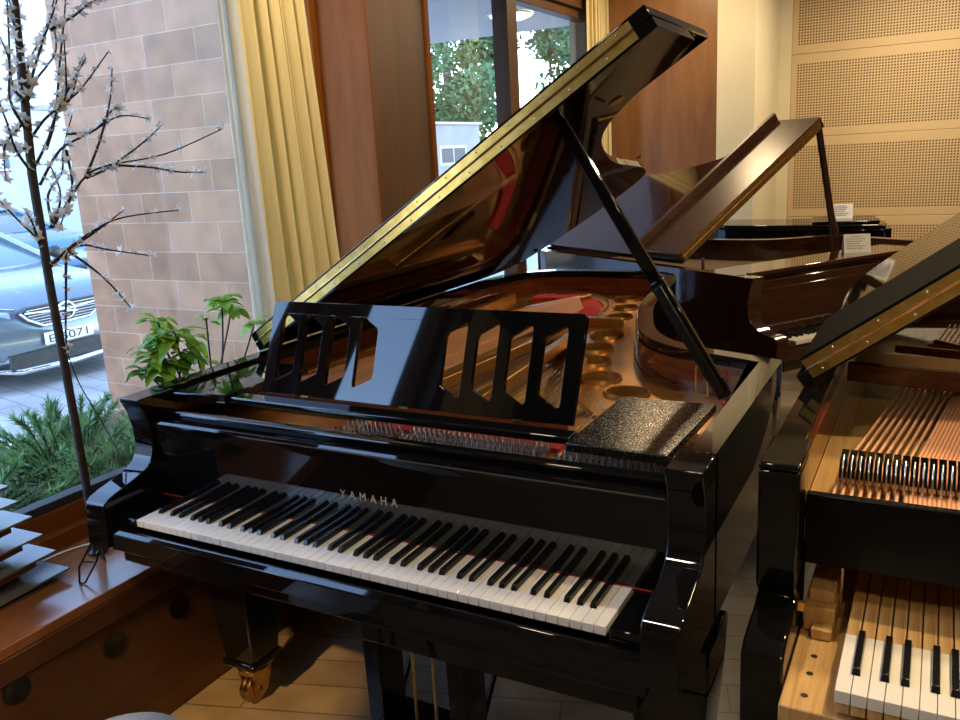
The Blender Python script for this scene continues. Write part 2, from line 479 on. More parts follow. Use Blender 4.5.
# fallboard + rail above
fb = MB().prism([(.001, .7345), (.001, .90), (-.001, .918), (-.004, .928), (.0, .934), (.012, .936), (.022, .934), (.022, .7345)],
                lambda u, v: (-A+.071, u, v), lambda u, v: (XR-.071, u, v)).build('fallboard', 'black', P, smooth=40)
tm = Matrix.Translation((.527, .0005, .8115)) @ Matrix.Rotation(R(90), 4, 'X')
text_mesh('YAMAHA', .028, 'maker_lettering', 'letter', fb, tm, 1.9, .0004, font_w=.158)
rl = MB()
rl.prism([(.024, .90), (.024, .944), (.021, .949), (.024, .954), (.034, .957), (.048, .956), (.050, .950), (.050, .90)],
         lambda u, v: (-A+.071, u, v), lambda u, v: (XR-.071, u, v))
rl.build('front_rail', 'black', P, bevel=.0015, smooth=40)
# soundboard, plate
sbp = inner_poly(inn, .25) 
MB().prism(sbp, lambda u, v: (u, v, .80), lambda u, v: (u, v, .808)).build('soundboard', 'spruce', P)
HOLES = [(.503, 2.17, .050, .052), (.563, 1.97, .050, .052), (.605, 1.775, .048, .050), (.672, 1.44, .053, .060), (.712, 1.225, .053, .058), (.765, 1.045, .055, .056), (.86, .865, .057, .055), (.985, .74, .058, .048)]
HOLES = [(x-.02, y, a, b) for x, y, a, b in HOLES]
pp = [q for q in offset_poly(inn, .002) if q[1] > .085]
pp = pp + [(pp[-1][0], .06), (pp[0][0], .06)]
hl = [circ(*h) for h in HOLES]
win = [[(.02, .55), (.30, .55), (.36, .95), (.40, 1.50), (.14, 1.90), (.03, 1.75), (.0, 1.0)], [(.42, .55), (.98, .50), (.80, .72), (.68, .95), (.60, 1.2), (.52, 1.42), (.46, 1.30)]]
pm = plate_holes(MB(), pp, hl + win, .872, .890)
for (x, y, a, b) in HOLES:          # raised lips
    n = 24
    pr = [(1.00, .876), (1.02, .900), (1.10, .902), (1.18, .889)]
    vs = [(x+a*k*math.cos(2*math.pi*i/n), y+b*k*math.sin(2*math.pi*i/n), z) for k, z in pr for i in range(n)]
    fs = [(j*n+i, j*n+(i+1)%n, (j+1)*n+(i+1)%n, (j+1)*n+i) for j in range(3) for i in range(n)]
    pm.add(vs, fs)
plate = pm.build('iron_plate', 'gold', P, smooth=35)
def bar(x0, y0, x1, y1, w, z0, z1, name='plate_bar', mat='gold', par=None):
    d = Vector((x1-x0, y1-y0)).normalized(); n = Vector((-d.y, d.x))*w/2
    q = [(x0-n.x, y0-n.y), (x0+n.x, y0+n.y), (x1+n.x, y1+n.y), (x1-n.x, y1-n.y)]
    m = MB().hexa([(a, b, z0) for a, b in reversed(q)] + [(a, b, z1) for a, b in reversed(q)])
    return m.build(name, mat, par or P, bevel=.004)
for a in [(.40, .30, .50, 1.58), (.64, .28, .56, 1.36), (.93, .27, .74, .98), (.22, .3, .38, 1.62), (-.045, .30, -.03, 2.05), (.50, 1.60, .66, 1.60), (-.02, 1.30, .33, 2.10)]:
    bar(*a, .030, .889, .925)
bar(-.07, .285, 1.28, .285, .035, .889, .915)
# strings: treble fan and crossing bass
st = MB()
for i in range(60):
    t = i/59
    x0 = .10+1.12*t
    if x0 < .42: continue
    e = (.33+.86*(x0-.42)/.80, 1.62-1.22*((x0-.42)/.80)**.62)
    st.tube([(x0, .20, .922), (x0, .30, .914), (e[0]*.3+x0*.7, .3+(e[1]-.3)*.6, .905), (e[0], e[1], .899)], .0007, 4, False)
st.m = 0
so = st.build('treble_strings', 'steel', P); so['kind'] = 'stuff'
st = MB()
for i in range(34):
    t = i/33
    x0 = -.02+.40*t
    a = R(205-120*t)
    st.tube([(x0, .20, .930), (x0, .30, .928), (.24+.20*t, 1.60+.42*(1-abs(t-.35)), .930)], .0014, 5, False)
so = st.build('bass_strings', 'copper', P); so['kind'] = 'stuff'
# hitch felt at the tail
def arcband(cx, cy, r0, r1, a0, a1, z0, z1, n=20, sx=1., sy=1.):
    po = [(cx+sx*r1*math.cos(R(a0+(a1-a0)*i/n)), cy+sy*r1*math.sin(R(a0+(a1-a0)*i/n))) for i in range(n+1)]
    pi = [(cx+sx*r0*math.cos(R(a0+(a1-a0)*i/n)), cy+sy*r0*math.sin(R(a0+(a1-a0)*i/n))) for i in range(n+1)]
    return MB().prism(po+pi[::-1], lambda u, v: (u, v, z0), lambda u, v: (u, v, z1))
arcband(.16, 1.72, .235, .305, -25, 112, .891, .905, sx=1.05, sy=1.55).build('hitch_felt', 'felt_red', P)
arcband(.16, 1.72, .315, .36, -25, 112, .890, .898, sx=1.05, sy=1.55).build('hitch_rail', 'gold', P)
hp = MB()
for i in range(46):
    a = R(-22+132*i/45); x, y = .16+1.05*.335*math.cos(a), 1.72+1.55*.335*math.sin(a)
    hp.tube([(x, y, .897), (x, y, .915)], .003, 5)
o = hp.build('hitch_pins', 'steel', P); o['kind'] = 'stuff'
# pin block and tuning pins
MB().box((-.07, .055, .885), (1.295, .25, .905)).build('pin_block', 'gold', P, bevel=.003)
for x0, x1 in ((.455, .60), (.625, .99), (1.015, 1.285)):
    MB().box((x0, .205, .9055), (x1, .245, .916)).build('felt_strip', 'felt_red', P)
for x in (.447, .612, 1.002): bar(x-.004, .058, x+.016, .25, .010, .905, .922)
tp = MB(); tp.lathe([(.0032, 0), (.0032, .030), (.0024, .031), (.0024, .040)], 6)
for k in range(3): tp.lathe([(.0046, .006+k*.003), (.0046, .008+k*.003)], 6)
pin0 = tp.build('tuning_pin', 'steel', P, smooth=40)
cnt = 0; rest = MB()
spots = []
for row in range(4):
    for i in range(60):
        x = .455+i*.0140+(row % 2)*.007
        if x > 1.278 or min(abs(x-.612), abs(x-1.002)) < .014: continue
        spots.append((x, .095+row*.026))
spots.sort(key=lambda p: (-p[1] if False else p[1]))
for i, (x, y) in enumerate(spots):
    if i == 0: pin0.location = (x, y, .905)
    elif i < 100: dup(pin0, P, (x, y, .905))
    else:
        rest.lathe([(.0032, .905), (.0032, .935), (.0024, .936), (.0024, .945)], 5, (x, y, 0))
o = rest.build('tuning_pins', 'steel', P, smooth=40); o['kind'] = 'stuff'
pin0.location = (*spots[0], .905)
# agraffe row at the treble end
ag = MB()
for i in range(40):
    x = .98+i*.0072; y = .50-.0028*i
    ag.box((x, y, .890), (x+.004, y+.02, .918))
o = ag.build('agraffes', 'steel', P); o['kind'] = 'stuff'
# music shelf: bar and the two trays
MB().box((.112, .098, .968), (1.060, .146, .986)).build('shelf_bar', 'black', P, bevel=.004)
MB().prism([(1.064, .068), (1.275, .062), (1.285, .42), (1.064, .415)], lambda u, v: (u, v, .966), lambda u, v: (u, v, .986)).build('shelf_tray', 'dusty', P, bevel=.003)
MB().prism([(-.0885, .064), (.104, .092), (.104, .420), (-.0885, .420)], lambda u, v: (u, v, .966), lambda u, v: (u, v, .992)).build('shelf_tray', 'black', P, bevel=.003)
MB().box((.108, .146, .966), (1.062, .165, .974)).build('shelf_bar', 'black', P)
# music desk
LEAN = R(22); DO = Vector((0, .163, .988)); du = Vector((1, 0, 0)); dv = Vector((0, math.sin(LEAN), math.cos(LEAN))); dn = du.cross(dv)
def dsk(off): return lambda u, v: tuple(DO + du*u + dv*v - dn*off*-1)
desk_out = [(.166, .0), (1.040, .0), (1.046, .236), (1.040, .244), (.168, .244), (.162, .238)]
slots = []
for x in (.199, .277, .363, .449):
    slots.append([(x, .046), (x+.002, .036), (x+.010, .037), (x+.056, .060), (x+.058, .068), (x+.056, .176), (x+.052, .186), (x+.010, .212), (x+.002, .210), (x-.002, .200)])
for x in (.699, .782, .866, .950):
    slots.append([(x, .068), (x+.002, .060), (x+.046, .035), (x+.054, .037), (x+.056, .046), (x+.056, .200), (x+.054, .211), (x+.046, .212), (x+.004, .187), (x, .176)])
dm = MB()
allp = list(desk_out); loops = [list(range(len(desk_out)))]
for h in slots:
    loops.append(list(range(len(allp), len(allp)+len(h)))); allp += h
n = len(allp); tr = tess(desk_out, slots); f0, f1 = dsk(0), dsk(-.014)
fs = [tuple(reversed(t)) for t in tr] + [tuple(i+n for i in t) for t in tr]
for lp in loops:
    for i in range(len(lp)): a, b = lp[i], lp[(i+1)%len(lp)]; fs.append((a, b, b+n, a+n))
dm.add([f0(u, v) for u, v in allp]+[f1(u, v) for u, v in allp], fs)
desk = dm.build('music_desk', 'black', P, bevel=.0015, smooth=30)
MB().box((.18, .1595, .974), (1.03, .1655, .9875)).build('desk_felt', M['mahog_in'], desk)
for x in (.30, .60, .90): MB().box((x, .157, .986), (x+.022, .161, .991)).build('desk_hinge', 'brass', desk)
# lid
lid, ux, un, P0 = make_lid(P, 1.0, .488, .53, 32.3, 'black')
def on_lid(s, y, off=0): return P0+ux*s+un*off+Vector((0, y, 0))
# underside fittings: prop block, pads
pb = MB(); c = on_lid(1.19, .70, -.012)
for s, y in ((1.255, .72),): pb.lathe([(.004, -.002), (.022, -.001), (.024, .001), (.004, .002)], 18)
mt = Matrix.Translation(on_lid(1.262, .80, -.003)) @ Matrix.Rotation(-R(32.3), 4, 'Y')
pb.v = [tuple(mt @ Vector(v)) for v in pb.v]
pb.build('prop_cup', 'brass', lid, smooth=40)
for s, y in ((.97, 1.75), (1.12, .95), (.2, 2.2)):
    m = MB().lathe([(.004, -.006), (.010, -.006), (.010, 0)], 10)
    mt = Matrix.Translation(on_lid(s, y, 0)) @ Matrix.Rotation(-R(32.3), 4, 'Y'); m.v = [tuple(mt @ Vector(v)) for v in m.v]
    m.build('lid_pad', 'rubber', lid)
# prop stick: pivot on the inside of the rim, top in the lid
top = on_lid(1.165, .625, -.002); bot = Vector((1.262, .615, .945)); d = top-bot
pr = MB()
def stick(m, p, q, w0, w1, t):
    d = (q-p).normalized(); s = d.cross(Vector((0, 1, 0))).normalized(); y = Vector((0, 1, 0))
    pts = []
    for c, w in ((p, w0), (q, w1)): pts += [c-s*w-y*t, c+s*w-y*t, c+s*w+y*t, c-s*w+y*t]
    m.hexa(pts)
elbow = bot+d*.42
stick(pr, bot, elbow, .017, .020, .011); stick(pr, elbow, top, .017, .014, .010)
prop = pr.build('lid_prop', 'black', P, bevel=.004)
s2 = MB(); off = Vector((0, -.016, 0)); stick(s2, bot+d*.02+off, bot+d*.40+off, .010, .010, .006); s2.build('short_prop', 'black_satin', prop, bevel=.002)
MB().sphere(bot+Vector((0, -.016, -.012)), .007, 10, 6).build('pivot_knob', 'felt_red', prop, smooth=60)
# brass catch on inner bentside
ct = MB()
for dx in (-.018, .018): ct.tube([(1.165+dx, .775-dx*.5, .975), (1.165+dx, .775-dx*.5, .90), ], .004, 6)
ct.tube([(1.147, .784, .90), (1.183, .766, .90)], .004, 6); ct.tube([(1.147, .784, .975), (1.183, .766, .975)], .006, 6)
ct.build('rim_catch', 'brass', P, smooth=40)
# lyre
ly = empty('pedal_lyre'); ly.parent = P
for x0, x1, y0 in ((.495, .540, .06), (.738, .783, .06)):
    MB().hexa([(x0+.008, y0, .1), (x1+.008, y0, .1), (x1+.008, y0+.10, .1), (x0+.008, y0+.10, .1), (x0, y0, .605), (x1, y0, .605), (x1, y0+.11, .605), (x0, y0+.11, .605)]).build('lyre_post', 'black', ly, bevel=.003)
MB().box((.515, .03, .10), (.765, .19, .165)).build('pedal_box', 'black', ly, bevel=.005)
for x in (.612, .672):
    MB().tube([(x, .11, .16), (x, .11, .605)], .0045, 8).build('pedal_rod', 'brass', ly, smooth=50)
for x in (.58, .64, .70):
    MB().prism([(x-.018, -.09), (x+.018, -.09), (x+.012, .02), (x-.012, .02)], lambda u, v: (u, v, .115), lambda u, v: (u, v, .127)).build('pedal', 'brass', ly, bevel=.003)
for x in (.525, .775):
    MB().tube([(x, .14, .15), (x, .50, .60)], .008, 8).build('lyre_brace', 'black', ly, smooth=50)
legs(P, [(-.022, .185), (1.277, .125), (.30, 1.85)])

# ---------------------------------------------------------------- black piano at the right, its action out in the open
Q = empty('grand_piano', (1.592, .05, 0), 0, 'black grand piano at the right edge, strings and key sticks bare without fallboard', 'piano', 'grand pianos in the showroom')
outq, innq = case_parts(Q, .82, 'black', arm=ARM_B, zb=.655)
MB().box((-A, -.0355, H), (-A+.070, .115, H+.012)).build('arm_cap', 'black', Q, bevel=.004)
MB().box((XR-.070, -.0355, H), (XR, .115, H+.012)).build('arm_cap', 'black', Q, bevel=.004)
MB().box((-A+.071, -.21, .62), (XR-.071, .42, .668)).build('keybed', 'keywood', Q, bevel=.003)
kb = MB()
for y in (-.17, -.105, -.05): kb.lathe([(.0045, .6683), (.006, .6686)], 14, (-.036, y, 0))
kb.build('screw_holes', 'rubber', Q)
keys(Q, 17, .012, -.215, .172, .722, 0.0, .022, tails=True)
ab = MB(); ab.box((-.066, .03, .669), (-.012, .20, .72)); ab.box((-.060, .05, .72), (-.016, .20, .745)); ab.box((-.05, .005, .669), (-.014, .03, .69))
ab.build('action_bracket', 'keywood', Q, bevel=.003)
MB().tube([(-.009, .10, .67), (-.009, .10, .80)], .004, 8).build('action_rod', 'steel', Q, smooth=50)
MB().box((-.069, -.03, .74), (-.058, -.022, .757)).build('brass_plate', 'brass', Q)
MB().box((-A+.071, .040, .800), (XR-.071, .060, .936)).build('front_board', 'board_satin', Q, bevel=.003)
sq = inner_poly(innq, .08)
sq = sq+[(sq[-1][0], .07), (sq[0][0], .07)]
MB().prism(sq, lambda u, v: (u, v, .872), lambda u, v: (u, v, .880)).build('soundboard', 'spruce', Q)
MB().box((-.078, .062, .880), (1.28, .085, .905)).build('pin_rail', 'mahog_in', Q, bevel=.002)
MB().box((-.035, .205, .880), (1.25, .235, .905)).build('damper_rail', 'keywood', Q, bevel=.002)
cs = MB().tube([(0, 0, 0), (0, .13, 0), (.19, 1.60, 0)], [.0040, .0040, .0026], 6)
c0 = cs.build('copper_string', 'copper', Q, smooth=60)
xs = [-.028+.0145*i for i in range(8)] + [.088+.0073*i for i in range(44)]
for i, x in enumerate(xs):
    if i == 0: c0.location = (x, .058, .930)
    else: dup(c0, Q, (x, .058, .930))
dm = MB(); dm.prism([(0, .948), (.060, .948), (.072, .976), (.060, .984), (.015, .981), (.003, .965)], lambda u, v: (-.0062, u, v), lambda u, v: (.0062, u, v))
dm.mat(1).tube([(0, -.005, .905), (0, -.005, .958), (0, .006, .978), (0, .022, .9865)], .0024, 6)
dm.mat(2).box((-.006, .002, .938), (.006, .058, .948))
d0 = dm.build('damper', ['black', 'steel', 'keywood'], Q, bevel=.001)
for i in range(40):
    if i == 0: d0.location = (-.018, .105, 0)
    else: dup(d0, Q, (-.018+.01455*i, .105, 0))
MB().hexa([(-.075, .80, .945), (1.28, .60, .945), (1.28, .62, .945), (-.075, .825, .945), (-.075, .80, .992), (1.28, .60, .992), (1.28, .62, .992), (-.075, .825, .992)]).build('cross_rail', 'mahog_in', Q, bevel=.002)
MB().prism([(-.07, .826), (.30, .77), (.30, 1.0), (-.07, 1.05)], lambda u, v: (u, v, .955), lambda u, v: (u, v, .965)).build('plate_web', 'gold', Q)
for a in [(.12, 1.25, .55, .80), (.02, 1.15, .62, 1.02), (.20, 1.35, .24, .80)]: bar(*a, .018, .945, .968, par=Q)
MB().box((.10, 1.10, .956), (.42, 1.19, .966)).build('felt_strip', 'felt_red', Q)
make_lid(Q, .82, .505, .46, 36, 'black', 'flap_satin', brass_s=(.03, 1.45), fs0=.03)
legs(Q, [(0.0, .19), (1.225, .19), (.30, 1.5)])

# ---------------------------------------------------------------- brown piano behind, turned to the right
BZ = R(57)
B = empty('grand_piano', (0, 0, 0), BZ, 'dark brown walnut grand piano behind the black one, lid raised and keyboard facing right', 'piano', 'grand pianos in the showroom')
B['mat'] = 'brown'
cX, cY = Vector((math.cos(BZ), math.sin(BZ))), Vector((-math.sin(BZ), math.cos(BZ)))
Cc = Vector((1.03, 2.165)); o2 = Cc + cX*A + cY*.036; B.location = (o2.x, o2.y, 0)
ARM_C = [(-.036, 1.0), (-.036, .985), (-.024, .955), (-.010, .90), (-.012, .85), (-.030, .81), (-.066, .785), (-.110, .772), (-.160, .765), (-.175, .755), (-.178, .66), (.08, .66), (.08, 1.0)]
case_parts(B, .66, 'brown', 'brown', arm=ARM_C)
MB().box((-A+.071, -.15, .605), (XR-.071, .40, .66)).build('keybed', 'brown', B, bevel=.004)
MB().box((-A+.071, -.172, .655), (XR-.071, -.157, .703)).build('key_slip', 'brown', B, bevel=.003)
MB().box((-A+.071, -.150, .662), (-.003, 0, .728)).build('key_block', 'brown', B, bevel=.003)
keys(B, 24)
MB().box((-A+.071, .001, .735), (XR-.071, .022, .935)).build('fallboard', 'brown', B, bevel=.004)
MB().box((-A+.071, .020, .90), (XR-.071, .055, .968)).build('front_rail', 'brown', B, bevel=.004)
MB().box((-A+.074, .06, .968), (XR-.074, .36, .986)).build('music_shelf', 'brown', B, bevel=.004)
mr = MB(); mr.box((-A+.071, .045, .985), (XR-.071, .075, 1.006)); mr.build('shelf_rail', 'brown', B, bevel=.006)
bo = outline(.66); bi = offset_poly(bo, .06); bi = [q for q in bi if q[1] > .36]
MB().prism(bi, lambda u, v: (u, v, .87), lambda u, v: (u, v, .885)).build('iron_plate', 'bronze_shaded', B)
MB().tube([(.03, .44, .97), (.03, .44, 1.03)], .008, 8).build('shelf_knob', 'steel', B, smooth=50)
lidb, uxb, unb, P0b = make_lid(B, .66, .50, .30, 32.6, 'brown', 'brown_flap', lip=.045, width=1.12, brass_s=(.02, 1.10), sx=.742, hinge_x=-A+.10)
# prop sticks
def onb(s, y, o=0): return P0b+uxb*s+unb*o+Vector((0, y, 0))
pm_ = MB(); stick(pm_, Vector((1.03, .50, .97)), onb(1.10, .52, -.002), .018, .016, .010); pb_ = pm_.build('lid_prop', 'brown', B, bevel=.003)
pm_ = MB(); stick(pm_, Vector((1.10, .53, .97)), Vector((1.02, .53, 1.17)), .012, .010, .008); pm_.build('short_prop', 'brown', pb_, bevel=.003)
legs(B, [(0.0, .19), (1.225, .19), (.35, 1.2)])

# ---------------------------------------------------------------- closed black piano at the back wall
K = empty('grand_piano', (0, 0, 0), R(8), 'closed black grand piano farthest back, low beside the perforated wall', 'piano', 'grand pianos in the showroom')
K.location = (.36, 4.30, .04)
kp = [(0, 0), (1.10, -.02), (1.10, -.60+.0), (.55, -.62), (.30, -.50), (.1, -.42), (-.02, -.28)]
kp = [(0, -.06), (.12, -.14), (.40, -.20), (.70, -.26), (1.02, -.30), (1.02, .16), (.1, .30), (-.05, .24), (-.08, .1)]
MB().prism(kp, lambda u, v: (u, v, .66), lambda u, v: (u, v, .965)).build('case', 'black', K, bevel=.006)
kp2 = [(u*1.012-.004, v*1.012) for u, v in kp]
MB().prism(kp2, lambda u, v: (u, v, .967), lambda u, v: (u, v, .990)).build('lid', 'black', K, bevel=.006)
MB().box((.62, -.22, .991), (1.0, .14, 1.008)).build('front_flap', 'black', K, bevel=.006)
MB().box((1.02, -.31, .62), (1.06, .17, .97)).build('fallboard', 'black', K, bevel=.006)
for x, y in ((.90, -.17), (.90, .07), (.12, .06)):
    MB().hexa([(x-.05, y-.05, -.04), (x+.05, y-.05, -.04), (x+.05, y+.05, -.04), (x-.05, y+.05, -.04), (x-.07, y-.07, .66), (x+.07, y-.07, .66), (x+.07, y+.07, .66), (x-.07, y+.07, .66)]).build('leg', 'black', K, bevel=.004)

# price cards
def card(name, loc, rz, label, w=.15, h=.105):
    e = empty(name, loc, rz, label, 'price card', 'white price cards on the pianos')
    m = MB(); m.hexa([(-w/2, -.002, 0), (w/2, -.002, 0), (w/2, .0, 0), (-w/2, .0, 0), (-w/2, .028, h), (w/2, .028, h), (w/2, .030, h), (-w/2, .030, h)])
    m.hexa([(-w/2, .058, 0), (w/2, .058, 0), (w/2, .060, 0), (-w/2, .060, 0), (-w/2, .028, h), (w/2, .028, h), (w/2, .030, h), (-w/2, .030, h)])
    m.build('folded_card', 'card', e)
    t = MB()
    for i in range(6):
        z = h*(.84-.125*i); wd = w*(.5 if i in (0, 3) else .8-.1*(i % 3)); y = -.0024+.030*z/h-.0006
        x0 = -w*.4 if i else -w*.28
        t.hexa([(x0, y-.0002, z), (x0+wd, y-.0002, z), (x0+wd, y+.001, z), (x0, y+.001, z), (x0, y+.0008, z+.0045), (x0+wd, y+.0008, z+.0045), (x0+wd, y+.0018, z+.0045), (x0, y+.0018, z+.0045)])
    t.build('printed_lines', 'ink', e)
    return e
def bw(x, y): q = o2+cX*x+cY*y; return q
q = bw(1.0-A, .27-.036)
card('price_card', (q.x, q.y, .9865), R(18), 'white folded price card standing on the brown piano shelf', .125, .09)
card('price_card', (1.15, 4.36, 1.049), R(10), 'white folded price card standing on the closed black piano at the back', .135, .09)

# ================================================================== ROOM
WX = -.62
M['floor'] = bricks('oak plank floor', (.24, .195, .135), (.19, .152, .105), (.08, .062, .045), .95, .13, .0025, (0, 0, R(-18)), .28, .7, bump=.12, nscale=9)
M['plaster'] = noisy('cream plaster', (.66, .60, .42), (.70, .64, .46), 3, .8)
M['wall'] = noisy('warm white plaster', (.55, .50, .42), (.60, .55, .47), 3, .85)
M['teak'] = wood('teak with warm light tint', (.13, .040, .007), (.17, .055, .010), (.21, .070, .014), (9, 9, 1.3), .5)  # orange of the warm-lit pillar face is put into the colour
M['teak'].node_tree.nodes['Principled BSDF'].inputs['Specular IOR Level'].default_value = .12
M['teak_dark'] = wood('brown teak panel', (.066, .029, .0115), (.085, .039, .016), (.108, .049, .021), (12, 12, 1.2), .45)
M['teak_wall'] = wood('brown wood wall', (.16, .070, .023), (.21, .094, .032), (.255, .118, .042), (7, 7, 1.0), .38, .1)
M['bench'] = wood('teak bench top', (.15, .055, .02), (.21, .085, .032), (.28, .12, .05), (10, 1.2, 10), .27, .1)
M['bench_side'] = wood('teak bench front', (.05, .018, .007), (.07, .026, .010), (.095, .036, .014), (10, 1.0, 10), .4)
M['glass'] = glassmat('window glass')
M['ceil'] = noisy('white ceiling', (.62, .60, .56), (.66, .64, .60), 2, .9)

struct(MB().box((-.66, -3.8, -.06), (4.6, 6.0, 0)).build('floor', 'floor'))
struct(MB().box((-.80, -3.8, 2.85), (4.6, 6.0, 2.95)).build('ceiling', 'ceil'))
M['wall_mid'] = noisy('beige plaster', (.36, .30, .21), (.40, .34, .25), 3, .85)
M['wall_dim'] = wood('far wall in dim light', (.09, .045, .02), (.12, .06, .028), (.15, .08, .04), (6, 6, 1), .5)  # dimness of the right side of the room is put into this colour
struct(MB().box((4.5, -3.8, 0), (4.6, 6.0, 2.85)).build('wall_right', 'wall_dim'))
struct(MB().box((-.8, -3.9, 0), (4.6, -3.8, 2.85)).build('wall_front', 'wall_mid'))
# back: teak panel wall, column, recess with perforated panels
struct(MB().box((-.80, 4.72, 0), (.285, 5.7, 2.85)).build('wall_back', 'teak_wall'))
cl = MB(); cl.box((.285, 4.70, 0), (.545, 5.66, 2.85)); struct(cl.build('wall_column', 'plaster', bevel=.004))
struct(MB().box((.545, 5.66, 0), (4.5, 5.76, 2.85)).build('wall_recess', 'plaster'))
tr = MB().box((.545, 5.615, 0), (.63, 5.66, 2.85)); struct(tr.build('trim_1', 'plaster'))
def perf():
    m, nt, b = newmat('perforated birch panel')
    v = coords(nt, (50, 50, 50))
    sp = nt.nodes.new('ShaderNodeSeparateXYZ'); nt.links.new(v, sp.inputs[0])
    def frac(s):
        f = nt.nodes.new('ShaderNodeMath'); f.operation = 'FRACT'; nt.links.new(s, f.inputs[0])
        a = nt.nodes.new('ShaderNodeMath'); a.operation = 'SUBTRACT'; nt.links.new(f.outputs[0], a.inputs[0]); a.inputs[1].default_value = .5
        c = nt.nodes.new('ShaderNodeMath'); c.operation = 'ABSOLUTE'; nt.links.new(a.outputs[0], c.inputs[0])
        l = nt.nodes.new('ShaderNodeMath'); l.operation = 'LESS_THAN'; nt.links.new(c.outputs[0], l.inputs[0]); l.inputs[1].default_value = .29
        return l.outputs[0]
    def rng(s, lo, hi):
        g = nt.nodes.new('ShaderNodeMath'); g.operation = 'GREATER_THAN'; nt.links.new(s, g.inputs[0]); g.inputs[1].default_value = lo
        l = nt.nodes.new('ShaderNodeMath'); l.operation = 'LESS_THAN'; nt.links.new(s, l.inputs[0]); l.inputs[1].default_value = hi
        k = nt.nodes.new('ShaderNodeMath'); k.operation = 'MULTIPLY'; nt.links.new(g.outputs[0], k.inputs[0]); nt.links.new(l.outputs[0], k.inputs[1])
        return k.outputs[0]
    def mul(a, c):
        k = nt.nodes.new('ShaderNodeMath'); k.operation = 'MULTIPLY'; nt.links.new(a, k.inputs[0]); nt.links.new(c, k.inputs[1]); return k.outputs[0]
    hole = mul(mul(frac(sp.outputs['X']), frac(sp.outputs['Z'])), mul(rng(sp.outputs['Z'], 3, 27), rng(sp.outputs['X'], 2, 400)))
    mx = nt.nodes.new('ShaderNodeMixRGB'); nt.links.new(hole, mx.inputs['Fac'])
    mx.inputs['Color1'].default_value = (.58, .43, .245, 1); mx.inputs['Color2'].default_value = (.10, .055, .02, 1)
    nt.links.new(mx.outputs['Color'], b.inputs['Base Color']); b.inputs['Roughness'].default_value = .6
    return m
M['perf'] = perf()
zb = [2.115, 1.505, .875, .255]
zz = ['top row', 'second row from the top', 'third row from the top', 'lowest row behind the pianos']
zz = ['topmost perforated light wood wall panel, cut by the upper picture edge', 'second perforated light wood wall panel from the top', 'third perforated light wood wall panel from the top, just above the closed piano', 'lowest perforated light wood wall panel, mostly hidden behind the pianos']
PZ = [2.17, 1.563, .956, .349]
for i, z0 in enumerate(PZ):
    o = MB().box((0, 0, 0), (3.85, .03, .606)).build('acoustic_panel', 'perf', bevel=.004)
    o.location = (.63, 5.628, z0)
    tag(o, zz[i], 'wall panel', 'perforated acoustic panels on the back wall')

# window wall: bench side wall, header, pillars
ww = MB(); ww.box((-.80, -3.8, -.06), (-.66, 6.0, .46)); struct(ww.build('wall_left', 'teak_dark'))
hd = MB(); hd.box((-.80, -3.8, 2.50), (-.56, 4.72, 2.85)); struct(hd.build('wall_header', 'teak_dark', bevel=.004))
struct(MB().box((-.74, 1.50, 0), (-.345, 1.95, 2.85)).build('wall_pillar', ['teak_dark']))
pf = MB().box((-.66, 1.488, .0), (-.345, 1.50, 2.85)); struct(pf.build('trim_2', 'teak'))  # pillar's front face, its warm light painted in as orange
tr = MB().box((-.352, 1.925, 0), (-.335, 1.955, 2.85)); struct(tr.build('trim_3', 'teak'))
struct(MB().box((-.74, -.90, .46), (-.50, -.66, 2.5)).build('wall_pier', 'teak_dark'))
struct(MB().box((-.74, -3.8, .46), (-.50, -1.60, 2.5)).build('wall_end', 'teak_dark'))

def window(name, y0, y1, mull=(), zt=2.50, sill=.60, mat='teak'):
    e = empty(name, (WX, y0, .46)); struct(e)
    f = MB(); ln = y1-y0; z1 = zt-.46; zs = sill-.46
    f.box((-.05, 0, 0), (.014, ln, zs-.015)); f.box((-.05, 0, z1-.06), (.03, ln, z1)); f.box((-.05, 0, 0), (.03, .045, z1)); f.box((-.05, ln-.05, 0), (.03, ln, z1))
    f.box((-.06, 0, 0), (.05, ln, zs*.45))
    for a, b in mull: f.box((-.05, a-y0, zs-.02), (.05, b-y0, z1-.05))
    f.build('frame', mat, e, bevel=.004)
    g = MB(); g.box((-.034, .04, zs-.015), (.012, ln-.04, zs+.012)); g.build('glazing_bead', 'rubber', e)
    MB().box((-.018, .03, zs), (-.012, ln-.03, z1-.05)).build('pane', 'glass', e)
window('window_1', -.66, 1.50)
window('window_2', 1.95, 4.56, [(3.215, 3.345)], mat='teak_dark')
window('window_3', -1.60, -.90)

# bench under the windows
be = empty('window_bench', (-.21, -3.0, 0), 0, 'long reddish wood bench running under the window with round vent holes', 'bench')
MB().box((-.435, 0, .445), (.004, 4.47, .474)).build('bench_top', 'bench', be, bevel=.003)
MB().box((-.02, 0, 0), (0, 4.47, .445)).build('bench_front', 'bench_side', be)
MB().box((-.004, 0, .38), (.008, 4.47, .445)).build('apron', 'bench_side', be, bevel=.004)
for y, z in ((-.402, .354), (-.126, .315), (.101, .309), (-.70, .33), (.40, .31)):
    m = MB().lathe([(.026, -.001), (.033, .002), (.036, .004), (.028, .0045), (.026, .0035)], 24, (.0, y+3.0, z), 'x')
    m.mat(1).lathe([(.001, .0), (.0265, .0005)], 24, (.0012, y+3.0, z), 'x')
    m.build('vent_hole', ['black_satin', 'rubber'], be, smooth=40)

